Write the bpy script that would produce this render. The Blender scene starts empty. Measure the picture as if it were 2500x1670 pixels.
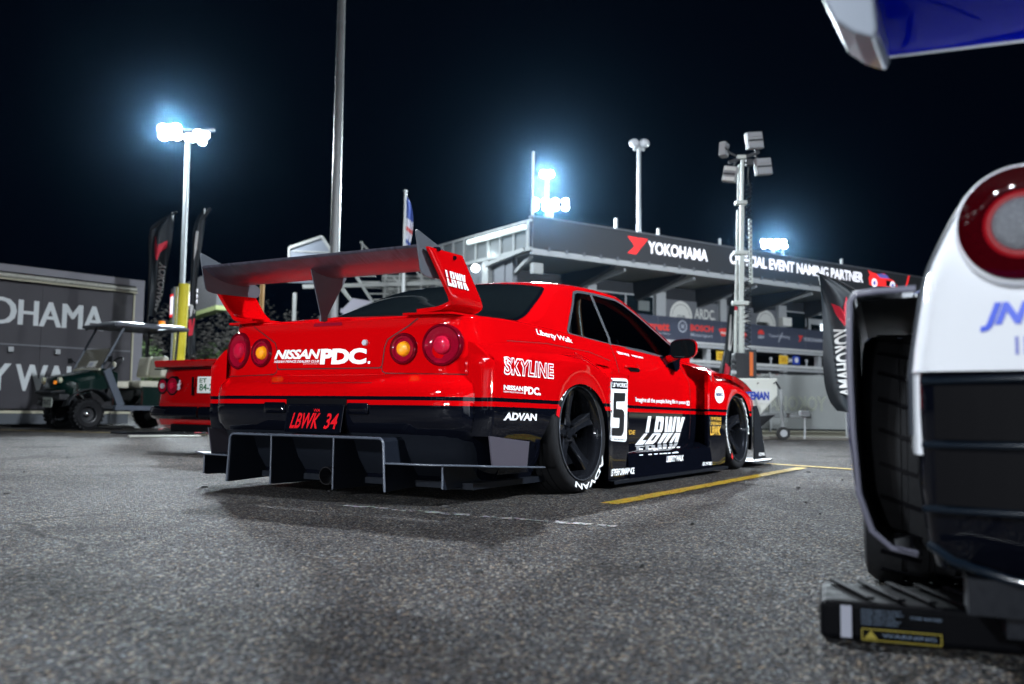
import bpy, bmesh, math, random
from math import sin, cos, pi, radians
from mathutils import Vector, Matrix
from mathutils.bvhtree import BVHTree
random.seed(7)
S = bpy.context.scene
COL = S.collection

# ---------------------------------------------------------------- camera
cam = bpy.data.cameras.new('camera')
camo = bpy.data.objects.new('camera', cam)
COL.objects.link(camo)
cam.sensor_width = 36.0
cam.lens = 2242.32 / 2500 * 36
cam.clip_start = 0.05
cam.clip_end = 2000
camo.location = (0, 0, 0.4362)
camo.rotation_mode = 'QUATERNION'
camo.rotation_quaternion = (Matrix.Rotation(0.0742, 3, 'X') @ Matrix.Rotation(pi / 2, 3, 'X') @ Matrix.Rotation(0.01318, 3, 'Z')).to_quaternion()
cam.dof.use_dof = True
cam.dof.focus_distance = 4.4
cam.dof.aperture_fstop = 2.6
cam.dof.aperture_blades = 0
S.camera = camo

# ---------------------------------------------------------------- night sky
world = bpy.data.worlds.new('World')
S.world = world
world.use_nodes = True
wn = world.node_tree
bg = wn.nodes['Background']
bg.inputs['Color'].default_value = (0.0003, 0.0009, 0.0030, 1)
bg.inputs['Strength'].default_value = 1.0

S.view_settings.view_transform = 'Standard'
S.view_settings.look = 'None'
S.view_settings.exposure = 0.0
S.view_settings.gamma = 1.0
S.view_settings.use_curve_mapping = False
S.render.engine = 'CYCLES'
C = S.cycles
C.use_denoising = True
try:
    C.denoiser = 'OPENIMAGEDENOISE'
except Exception:
    pass
C.max_bounces = 6
C.diffuse_bounces = 2
C.glossy_bounces = 4
C.transmission_bounces = 5
C.transparent_max_bounces = 12
C.volume_bounces = 0
C.caustics_reflective = False
C.caustics_refractive = False
C.sample_clamp_indirect = 6.0
C.volume_step_rate = 4.0
C.use_light_tree = True

# ---------------------------------------------------------------- helpers
MATS = {}
def mat(name, col=(.5, .5, .5), rough=.5, metal=0., coat=0., emit=None, es=1., spec=.5, coatr=.03, alpha=1., trans=0., ior=1.45):
    if name in MATS:
        return MATS[name]
    m = bpy.data.materials.new(name)
    m.use_nodes = True
    b = m.node_tree.nodes['Principled BSDF']
    b.inputs['Base Color'].default_value = (*col, 1)
    b.inputs['Roughness'].default_value = rough
    b.inputs['Metallic'].default_value = metal
    b.inputs['Coat Weight'].default_value = coat
    b.inputs['Coat Roughness'].default_value = coatr
    b.inputs['Specular IOR Level'].default_value = (0.0 if coat >= 1. and spec == .5 else spec)
    b.inputs['Alpha'].default_value = alpha
    b.inputs['Transmission Weight'].default_value = trans
    b.inputs['IOR'].default_value = ior
    if emit:
        b.inputs['Emission Color'].default_value = (*emit, 1)
        b.inputs['Emission Strength'].default_value = es
    MATS[name] = m
    return m

def nodes(m):
    t = m.node_tree
    return t, t.nodes, t.links, t.nodes['Principled BSDF']

def noisy(m, scale=30., amt=.25, rough=.15, bump=0., coord='Object', detail=6.):
    """break up base colour / roughness with noise"""
    t, n, l, b = nodes(m)
    tc = n.new('ShaderNodeTexCoord')
    nz = n.new('ShaderNodeTexNoise')
    nz.inputs['Scale'].default_value = scale
    nz.inputs['Detail'].default_value = detail
    nz.inputs['Roughness'].default_value = .65
    l.new(tc.outputs[coord], nz.inputs['Vector'])
    c = b.inputs['Base Color'].default_value[:]
    mx = n.new('ShaderNodeMix')
    mx.data_type = 'RGBA'
    mx.inputs[6].default_value = (c[0] * (1 - amt), c[1] * (1 - amt), c[2] * (1 - amt), 1)
    mx.inputs[7].default_value = (min(1, c[0] * (1 + amt)), min(1, c[1] * (1 + amt)), min(1, c[2] * (1 + amt)), 1)
    l.new(nz.outputs['Fac'], mx.inputs[0])
    l.new(mx.outputs[2], b.inputs['Base Color'])
    r = b.inputs['Roughness'].default_value
    mr = n.new('ShaderNodeMapRange')
    mr.inputs['From Min'].default_value = .3
    mr.inputs['From Max'].default_value = .7
    mr.inputs['To Min'].default_value = max(0.02, r - rough)
    mr.inputs['To Max'].default_value = min(1, r + rough)
    l.new(nz.outputs['Fac'], mr.inputs['Value'])
    l.new(mr.outputs['Result'], b.inputs['Roughness'])
    if bump:
        bp = n.new('ShaderNodeBump')
        bp.inputs['Strength'].default_value = bump
        bp.inputs['Distance'].default_value = .01
        l.new(nz.outputs['Fac'], bp.inputs['Height'])
        l.new(bp.outputs['Normal'], b.inputs['Normal'])
    return m

def pchip(xs, ys, x):
    """monotone-ish smooth interpolation"""
    n = len(xs)
    if x <= xs[0]: return ys[0]
    if x >= xs[-1]: return ys[-1]
    i = 0
    while x > xs[i + 1]: i += 1
    h = [xs[k + 1] - xs[k] for k in range(n - 1)]
    d = [(ys[k + 1] - ys[k]) / h[k] for k in range(n - 1)]
    def m(k):
        if k == 0: return d[0]
        if k == n - 1: return d[-1]
        if d[k - 1] * d[k] <= 0: return 0.
        w1, w2 = 2 * h[k] + h[k - 1], h[k] + 2 * h[k - 1]
        return (w1 + w2) / (w1 / d[k - 1] + w2 / d[k])
    t = (x - xs[i]) / h[i]
    m0, m1 = m(i) * h[i], m(i + 1) * h[i]
    return (2*t**3 - 3*t*t + 1) * ys[i] + (t**3 - 2*t*t + t) * m0 + (-2*t**3 + 3*t*t) * ys[i + 1] + (t**3 - t*t) * m1

def tab(T):
    xs = [a for a, _ in T]; ys = [b for _, b in T]
    return lambda x: pchip(xs, ys, x)

def empty(name, label=None, cat=None, loc=(0, 0, 0), rz=0., group=None):
    o = bpy.data.objects.new(name, None)
    COL.objects.link(o)
    o.empty_display_size = .2
    o.location = loc
    o.rotation_euler = (0, 0, rz)
    return tag(o, label, cat, group)

def tag(o, label=None, cat=None, group=None, kind=None):
    if label: o['label'] = label
    if cat: o['category'] = cat
    if group: o['group'] = group
    if kind: o['kind'] = kind
    return o

def children(o):
    return [c for c in COL.objects if c.parent == o]

def copy_tree(o, parent=None, kids=None):
    kids = kids or {}
    c = o.copy()
    COL.objects.link(c)
    c.parent = parent
    for ch in list(children(o)):
        copy_tree(ch, c)
    return c

class MB:
    def __init__(s):
        s.v = []; s.f = []; s.m = []; s.cur = 0
    def add(s, vs, fs, mi=None):
        k = len(s.v)
        s.v += [tuple(p) for p in vs]
        s.f += [tuple(k + i for i in f) for f in fs]
        s.m += [s.cur if mi is None else mi] * len(fs)
        return s
    def box(s, c, d, M=None, taper=None):
        x, y, z = d[0] / 2, d[1] / 2, d[2] / 2
        P = [Vector((a * x, b * y, e * z)) for e in (-1, 1) for b in (-1, 1) for a in (-1, 1)]
        if taper:
            P = [Vector((p.x * (taper[0] if p.z > 0 else 1), p.y * (taper[1] if p.z > 0 else 1), p.z)) for p in P]
        if M is not None: P = [M @ p for p in P]
        P = [p + Vector(c) for p in P]
        return s.add(P, [(0, 2, 3, 1), (4, 5, 7, 6), (0, 1, 5, 4), (2, 6, 7, 3), (0, 4, 6, 2), (1, 3, 7, 5)])
    def span(s, a, b):
        """box from min corner a to max corner b"""
        return s.box([(a[i] + b[i]) / 2 for i in range(3)], [abs(b[i] - a[i]) for i in range(3)])
    def beam(s, a, b, w, h, up=(0, 0, 1)):
        a = Vector(a); b = Vector(b); d = (b - a); L = d.length; d.normalize()
        u = Vector(up)
        sd = d.cross(u)
        if sd.length < 1e-4: sd = d.cross(Vector((1, 0, 0)))
        sd.normalize(); u = sd.cross(d)
        M = Matrix((d, sd, u)).transposed()
        return s.box((a + b) / 2, (L, w, h), M)
    def cyl(s, a, b, r0, r1=None, n=16, cap=True):
        r1 = r0 if r1 is None else r1
        a = Vector(a); b = Vector(b); d = (b - a).normalized()
        u = d.orthogonal().normalized(); w = d.cross(u)
        P = []
        for q, r in ((a, r0), (b, r1)):
            for i in range(n):
                t = 2 * pi * i / n
                P.append(q + u * (r * cos(t)) + w * (r * sin(t)))
        F = [(i, (i + 1) % n, n + (i + 1) % n, n + i) for i in range(n)]
        if cap: F += [tuple(reversed(range(n))), tuple(range(n, 2 * n))]
        return s.add(P, F)
    def tube(s, pts, r, n=10, close=False):
        pts = [Vector(p) for p in pts]
        rs = r if isinstance(r, (list, tuple)) else [r] * len(pts)
        N = len(pts); P = []; up = None
        for i, p in enumerate(pts):
            if close: d = pts[(i + 1) % N] - pts[i - 1]
            else: d = pts[min(i + 1, N - 1)] - pts[max(i - 1, 0)]
            d.normalize()
            if up is None: up = d.orthogonal().normalized()
            up = (up - d * up.dot(d))
            up.normalize()
            w = d.cross(up)
            for k in range(n):
                t = 2 * pi * k / n
                P.append(p + up * (rs[i] * cos(t)) + w * (rs[i] * sin(t)))
        F = []
        for i in range(N if close else N - 1):
            j = (i + 1) % N
            F += [(i * n + k, i * n + (k + 1) % n, j * n + (k + 1) % n, j * n + k) for k in range(n)]
        if not close: F += [tuple(reversed(range(n))), tuple(range((N - 1) * n, N * n))]
        return s.add(P, F)
    def grid(s, rows, closeu=False, closev=False, flip=False):
        R = len(rows); Cn = len(rows[0])
        P = [p for r in rows for p in r]; F = []
        for i in range(R if closev else R - 1):
            for j in range(Cn if closeu else Cn - 1):
                a, b = i * Cn + j, i * Cn + (j + 1) % Cn
                c, d = ((i + 1) % R) * Cn + (j + 1) % Cn, ((i + 1) % R) * Cn + j
                F.append((a, d, c, b) if flip else (a, b, c, d))
        return s.add(P, F)
    def prism(s, poly, th, fn):
        """poly 2D list, fn(u, v, w)->3D, thickness th in w, centred"""
        n = len(poly)
        P = [fn(u, v, -th / 2) for u, v in poly] + [fn(u, v, th / 2) for u, v in poly]
        F = [tuple(reversed(range(n))), tuple(range(n, 2 * n))]
        F += [(i, (i + 1) % n, n + (i + 1) % n, n + i) for i in range(n)]
        return s.add(P, F)
    def revolve(s, prof, n, fn):
        """prof list of (r, h); fn(a, r, h)->3D"""
        rows = [[fn(2 * pi * k / n, r, h) for k in range(n)] for r, h in prof]
        return s.grid(rows, closeu=True)
    def sphere(s, c, r, n=12, m=8, sc=(1, 1, 1)):
        rows = []
        for i in range(m + 1):
            t = pi * i / m
            rows.append([(c[0] + sc[0] * r * sin(t) * cos(2 * pi * k / n), c[1] + sc[1] * r * sin(t) * sin(2 * pi * k / n), c[2] + sc[2] * r * cos(t)) for k in range(n)])
        return s.grid(rows, closeu=True)
    def xf(s, fn, i0=0):
        s.v = s.v[:i0] + [tuple(fn(*p)) for p in s.v[i0:]]
        return s
    def mirror_y(s):
        n = len(s.v)
        s.v += [(x, -y, z) for x, y, z in s.v]
        s.f += [tuple(reversed([n + i for i in f])) for f in s.f]
        s.m += s.m
        return s
    def mesh(s, name='m', merge=0.):
        me = bpy.data.meshes.new(name)
        me.from_pydata(s.v, [], s.f)
        if merge or True:
            bm = bmesh.new(); bm.from_mesh(me)
            bm.faces.ensure_lookup_table()
            if s.m and max(s.m) > 0:
                for f, i in zip(bm.faces, s.m): f.material_index = i
            if merge: bmesh.ops.remove_doubles(bm, verts=bm.verts, dist=merge)
            bmesh.ops.recalc_face_normals(bm, faces=bm.faces)
            bm.to_mesh(me); bm.free()
        return me
    def build(s, name, m, parent=None, smooth=None, bevel=0., bseg=2, merge=0., solid=0., sub=0, flipcheck=None, loc=None):
        me = s.mesh(name, merge)
        for x in (m if isinstance(m, (list, tuple)) else [m]): me.materials.append(x)
        o = bpy.data.objects.new(name, me)
        COL.objects.link(o)
        if parent is not None: o.parent = parent
        if loc is not None: o.location = loc
        if smooth is not None:
            for p in me.polygons: p.use_smooth = True
            me.set_sharp_from_angle(angle=radians(smooth))
        if sub:
            q = o.modifiers.new('s', 'SUBSURF'); q.levels = q.render_levels = sub
        if solid:
            q = o.modifiers.new('t', 'SOLIDIFY'); q.thickness = solid; q.offset = -1
        if bevel:
            q = o.modifiers.new('b', 'BEVEL'); q.width = bevel; q.segments = bseg; q.limit_method = 'ANGLE'; q.angle_limit = radians(40)
            q.harden_normals = False
        return o

# ---- lettering: built-in font, turned into flat meshes and laid on surfaces
_tc = {}
def glyphs(s, bold=.0, shear=0., spacing=1.):
    key = (s, bold, shear, spacing)
    if key not in _tc:
        cu = bpy.data.curves.new('t', 'FONT')
        cu.body = s; cu.size = 1; cu.offset = bold; cu.shear = shear; cu.space_character = spacing
        cu.resolution_u = 3
        o = bpy.data.objects.new('t', cu)
        me = bpy.data.meshes.new_from_object(o)
        vs = [(v.co.x, v.co.y) for v in me.vertices]
        fs = [tuple(p.vertices) for p in me.polygons]
        bpy.data.objects.remove(o); bpy.data.curves.remove(cu); bpy.data.meshes.remove(me)
        x0 = min(a for a, b in vs); x1 = max(a for a, b in vs); y0 = min(b for a, b in vs); y1 = max(b for a, b in vs)
        _tc[key] = ([((a - x0) / (x1 - x0), (b - y0) / (y1 - y0)) for a, b in vs], fs)
    return _tc[key]

def cutband(g, bands):
    """remove horizontal bands (v0,v1) from a glyph mesh"""
    vs, fs = g
    me = bpy.data.meshes.new('x'); me.from_pydata([(a, b, 0) for a, b in vs], [], fs)
    bm = bmesh.new(); bm.from_mesh(me)
    for v0, v1 in bands:
        for h in (v0, v1):
            bmesh.ops.bisect_plane(bm, geom=bm.verts[:] + bm.edges[:] + bm.faces[:], plane_co=(0, h, 0), plane_no=(0, 1, 0))
        kill = [f for f in bm.faces if v0 < f.calc_center_median().y < v1]
        bmesh.ops.delete(bm, geom=kill, context='FACES')
    bm.verts.index_update()
    out = ([(v.co.x, v.co.y) for v in bm.verts], [tuple(v.index for v in f.verts) for f in bm.faces])
    bm.free(); bpy.data.meshes.remove(me)
    return out

def polyfill(poly, step=.04):
    """2D polygon -> triangulated mesh with interior points for draping"""
    bm = bmesh.new()
    vs = [bm.verts.new((a, b, 0)) for a, b in poly]
    bm.faces.new(vs)
    xs = [a for a, _ in poly]; ys = [b for _, b in poly]
    def cuts(lo, hi, n):
        return [lo + (hi - lo) * (i + 1) / n for i in range(n - 1)]
    for h in cuts(min(xs), max(xs), max(1, int((max(xs) - min(xs)) / step))):
        bmesh.ops.bisect_plane(bm, geom=bm.verts[:] + bm.edges[:] + bm.faces[:], plane_co=(h, 0, 0), plane_no=(1, 0, 0))
    for h in cuts(min(ys), max(ys), max(1, int((max(ys) - min(ys)) / step))):
        bmesh.ops.bisect_plane(bm, geom=bm.verts[:] + bm.edges[:] + bm.faces[:], plane_co=(0, h, 0), plane_no=(0, 1, 0))
    bm.verts.index_update()
    out = ([(v.co.x, v.co.y) for v in bm.verts], [tuple(v.index for v in f.verts) for f in bm.faces])
    bm.free()
    return out

def roundpoly(pts, r=.02, n=4):
    """round the corners of a polygon; r may be a list"""
    out = []; N = len(pts)
    for i, p in enumerate(pts):
        rr = r[i] if isinstance(r, (list, tuple)) else r
        a = Vector(pts[i - 1]); b = Vector(p); c = Vector(pts[(i + 1) % N])
        if rr <= 0: out.append(tuple(b)); continue
        u = (a - b); v = (c - b)
        k = min(rr, u.length * .45, v.length * .45)
        p0 = b + u.normalized() * k; p1 = b + v.normalized() * k
        for j in range(n + 1):
            t = j / n
            q = p0 * (1 - t) ** 2 + b * 2 * t * (1 - t) + p1 * t * t
            out.append(tuple(q))
    return out

def scalepoly(poly, d):
    """inset polygon by d (simple, convex-ish)"""
    N = len(poly); out = []
    A = sum(poly[i - 1][0] * poly[i][1] - poly[i][0] * poly[i - 1][1] for i in range(N))
    s = 1 if A > 0 else -1
    for i in range(N):
        a = Vector(poly[i - 1]); b = Vector(poly[i]); c = Vector(poly[(i + 1) % N])
        u = (b - a); v = (c - b)
        if u.length < 1e-6: u = v
        if v.length < 1e-6: v = u
        u.normalize(); v.normalize()
        n = Vector((-(u.y + v.y), u.x + v.x)) * s
        if n.length < 1e-6: n = Vector((-u.y, u.x)) * s
        n.normalize()
        out.append(tuple(b + n * d))
    return out

class Drape:
    """lays flat 2D meshes on the surface of a set of MBs"""
    def __init__(s, mbs):
        v = []; f = []
        for m in mbs:
            k = len(v); v += [Vector(p) for p in m.v]; f += [tuple(k + i for i in q) for q in m.f]
        s.b = BVHTree.FromPolygons(v, f)
    def pt(s, p, d, off):
        d = Vector(d).normalized(); p = Vector(p)
        h = s.b.ray_cast(p - d * 3, d)
        if h[0] is None: return None
        n = h[1]
        if n.dot(d) > 0: n = -n
        return h[0] + n * off
    def lay(s, g, fn, d, off=.002, fb=None):
        """g=(verts2d, faces); fn(u,v)->3D near the surface; d = direction into the surface"""
        P = []
        last = None
        for u, v in g[0]:
            q = Vector(fn(u, v)); h = s.pt(q, d, off)
            P.append(h)
        ok = [p is not None for p in P]
        m = MB()
        idx = {}
        vs = []
        for i, p in enumerate(P):
            if p is not None: idx[i] = len(vs); vs.append(p)
        m.add(vs, [tuple(idx[i] for i in f) for f in g[1] if all(ok[i] for i in f)])
        return m
def merge(*ms):
    o = MB()
    for m in ms:
        k = len(o.v); o.v += m.v; o.f += [tuple(k + i for i in f) for f in m.f]; o.m += m.m
    return o
def ribbon(pts, w):
    """2D polyline -> thin strip mesh"""
    L = []; R = []
    N = len(pts)
    for i, p in enumerate(pts):
        a = Vector(pts[max(i - 1, 0)]); b = Vector(pts[min(i + 1, N - 1)])
        d = (b - a).normalized(); n = Vector((-d.y, d.x)) * w / 2
        L.append(tuple(Vector(p) + n)); R.append(tuple(Vector(p) - n))
    return (L + R, [(i, i + 1, N + i + 1, N + i) for i in range(N - 1)])
def dense(pts, step=.03):
    out = []
    for i in range(len(pts) - 1):
        a = Vector(pts[i]); b = Vector(pts[i + 1]); n = max(1, int((b - a).length / step))
        out += [tuple(a.lerp(b, k / n)) for k in range(n)]
    out.append(tuple(pts[-1]))
    return out
def curve2(pts, n=6):
    """Catmull-Rom through 2D points"""
    out = []; N = len(pts)
    for i in range(N - 1):
        p0, p1, p2, p3 = Vector(pts[max(i - 1, 0)]), Vector(pts[i]), Vector(pts[i + 1]), Vector(pts[min(i + 2, N - 1)])
        for k in range(n):
            t = k / n
            out.append(tuple(.5 * ((2 * p1) + (p2 - p0) * t + (2 * p0 - 5 * p1 + 4 * p2 - p3) * t * t + (3 * p1 - p0 - 3 * p2 + p3) * t ** 3)))
    out.append(tuple(pts[-1]))
    return out
def bez(pts, n): return curve2(pts, n)
def arcpts(cx, cz, rx, rz, a0, a1, n):
    return [(cx + rx * cos(radians(a0 + (a1 - a0) * k / n)), cz + rz * sin(radians(a0 + (a1 - a0) * k / n))) for k in range(n + 1)]
def resample(pts, n):
    L = [0]
    for i in range(1, len(pts)): L.append(L[-1] + (Vector(pts[i]) - Vector(pts[i - 1])).length)
    out = []; j = 0
    for k in range(n):
        t = L[-1] * k / (n - 1)
        while j < len(L) - 2 and L[j + 1] < t: j += 1
        u = (t - L[j]) / max(1e-9, L[j + 1] - L[j])
        out.append(tuple(Vector(pts[j]).lerp(Vector(pts[j + 1]), min(1, max(0, u)))))
    return out
def flare(inner, outer, yfun, nseg, steps, lip=.10):
    """ruled panel between an arch opening and its outline; returns panel, lip"""
    A = inner; B = outer
    rows = []
    for s_ in range(steps + 1):
        t = s_ / steps
        row = []
        for (ax, az), (bx, bz) in zip(A, B):
            x = ax + (bx - ax) * t; z = az + (bz - az) * t
            row.append((x, yfun(x, z), z))
        rows.append(row)
    m = MB().grid(rows)
    lipm = MB().grid([[(x, yfun(x, z), z) for x, z in A], [(x, yfun(x, z) - .012, z) for x, z in scale_arch(A, .010)], [(x, yfun(x, z) - lip, z) for x, z in scale_arch(A, .012)]])
    return m, lipm
def scale_arch(A, d):
    cx = sum(a for a, _ in A) / len(A); cz = min(b for _, b in A)
    out = []
    for x, z in A:
        v = Vector((x - cx, z - cz)); L = max(v.length, .01)
        out.append((x + v.x / L * d, z + max(0, v.y) / L * d))
    return out
def split(pts, marks, counts):
    out = []
    for (a, b), n in zip(marks, counts):
        q = resample(pts[a:b + 1], n)
        out += q if not out else q[1:]
    return out
paint_red = mat('red_paint', (.44, .0006, .0018), .4, 0, 1., coatr=.02)
gloss_black = mat('gloss_black', (.002, .0025, .005), .4, 0, 1., coatr=.02)
satin = noisy(mat('satin_black_plastic', (.006, .0075, .011), .42, spec=.2), 60, .3, .08)
tinted = mat('tinted_glass', (.004, .006, .007), .03, 0, .6, spec=.6)
rubber = noisy(mat('tyre_rubber', (.015, .0155, .017), .6, spec=.07), 80, .4, .1)
seal = mat('window_seal', (.05, .055, .065), .35)
gapm = mat('panel_gap_shadow', (.02, .001, .002), .6)
gapb = mat('panel_gap_black', (.002, .002, .003), .6, spec=.08)
white = mat('white_vinyl', (.80, .82, .84), .35)
gold = mat('gold_vinyl', (.62, .36, .05), .4)
dark_metal = mat('dark_wheel_metal', (.009, .010, .013), .28, .2, 1., coatr=.06)
rim_lip = mat('rim_lip', (.10, .11, .13), .2, .6, .5)
lamp_on = None
chrome = mat('chrome', (.7, .72, .75), .12, 1.)


BLOCK = {
 'L': (.80, [[(0, 0), (.80, 0), (.80, .20), (.36, .20), (.36, 1), (0, 1)]]),
 'B': (.98, [[(0, 0), (.36, 0), (.36, 1), (0, 1)], [(.36, .84), (.60, .84), (.60, 1), (.36, 1)], [(.36, .42), (.60, .42), (.60, .58), (.36, .58)], [(.36, 0), (.60, 0), (.60, .16), (.36, .16)],
             [(.60, .50), (.86, .50), (.94, .58), (.94, .92), (.84, 1), (.60, 1)], [(.60, 0), (.86, 0), (.98, .10), (.98, .42), (.88, .50), (.60, .50)]]),
 'W': (1.34, [[(0, 1), (.32, 1), (.40, .34), (.50, 1), (.82, 1), (.92, .34), (1.02, 1), (1.34, 1), (1.14, 0), (.78, 0), (.67, .62), (.56, 0), (.20, 0)]]),
 'K': (1.0, [[(0, 0), (.35, 0), (.35, .36), (.58, 0), (1.0, 0), (.62, .54), (.97, 1), (.58, 1), (.35, .66), (.35, 1), (0, 1)]])}
def block_letters(s, gap=.12):
    vs = []; fs = []; x = 0
    for ch in s:
        w, polys = BLOCK[ch]
        for p in polys:
            k = len(vs); vs += [(x + a, b_) for a, b_ in p]; fs.append(tuple(range(k, k + len(p))))
        x += w + gap
    x -= gap
    return ([(a / x, b_) for a, b_ in vs], fs)

# ---------------------------------------------------------------- lamps (some stand on unseen poles added for their light)
def area_lamp(name, loc, target, size, power, col=(.86, .93, 1.0), spread=150):
    L = bpy.data.lights.new(name, 'AREA')
    L.shape = 'DISK'; L.size = size; L.energy = power; L.color = col; L.spread = radians(spread)
    o = bpy.data.objects.new(name, L); COL.objects.link(o)
    o.location = loc
    o.rotation_euler = (Vector(target) - Vector(loc)).to_track_quat('-Z', 'Y').to_euler()
    return o
LAMP_A = (-6.2, 21.3, 20.5)      # head of the tall mast, out of the picture above
LAMP_B = (16.0, -3.0, 15.0)      # pole behind and right of the camera
LAMP_C = (-9.0, -9.0, 6.5)       # pole behind and left of the camera
area_lamp('flood_a', LAMP_A, (.6, 8.5, 0), 1.0, 1700, spread=46)
area_lamp('flood_a_building', (LAMP_A[0] + .3, LAMP_A[1] + .5, LAMP_A[2]), (8, 50, 3), 1.0, 3200, spread=110)  # extra flood added on the mast to light the building
LAMP_D = (30.0, 11.0, 6.5)       # unseen pole added off to the right, lights the building and fence
area_lamp('flood_d', LAMP_D, (11, 40, 4), 1.0, 4300, spread=95)
area_lamp('flood_b', LAMP_B, (.6, 8.5, .5), 1.3, 1450, spread=54)
area_lamp('flood_c', LAMP_C, (0, 7, .9), .8, 430, spread=70)
# flood lights seen in the picture: (position, aim, power)
SEEN = [((-15.984, 42.000, 13.249), (-6, 10, 0), 13000), ((2.526, 70.000, 18.719), (2, 20, 0), 14000), ((1.588, 46.500, 11.083), (2, 15, 2), 9000), ((17.943, 62.000, 12.093), (8, 20, 0), 7000)]
for i, (p, t, w) in enumerate(SEEN):
    d = (Vector(t) - Vector(p)).normalized()
    area_lamp('far_flood', Vector(p) + d * .45, t, 1.2, w, (.80, .92, 1.0), 170)
area_lamp('far_flood', (-14.7, 42.5, 12.6), (-16.5, 58, 2.5), .8, 3500, (.85, .93, 1.0), 120)  # lamp added at the left cluster to light the scrub behind it
# the bulb at the end wall of the pit building, which whitens the stair end
pl_ = bpy.data.lights.new('corner_bulb', 'POINT'); pl_.energy = 90; pl_.color = (.85, .97, 1.0); pl_.shadow_soft_size = .2
po_ = bpy.data.objects.new('corner_bulb', pl_); COL.objects.link(po_); po_.location = (-0.955, 42.600, 7.648)

# ---------------------------------------------------------------- night air
hz = MB().span((-110, -40, -1.0), (110, 150, 30)).build('haze', bpy.data.materials.new('night_air'))
hm = hz.data.materials[0]; hm.use_nodes = True
hm.node_tree.nodes.clear()
ho = hm.node_tree.nodes.new('ShaderNodeOutputMaterial'); hv = hm.node_tree.nodes.new('ShaderNodeVolumePrincipled')
hv.inputs['Color'].default_value = (.30, .62, 1.0, 1); hv.inputs['Density'].default_value = .00006; hv.inputs['Anisotropy'].default_value = .972
hm.node_tree.links.new(hv.outputs[0], ho.inputs['Volume'])
tag(hz, kind='stuff')

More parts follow.
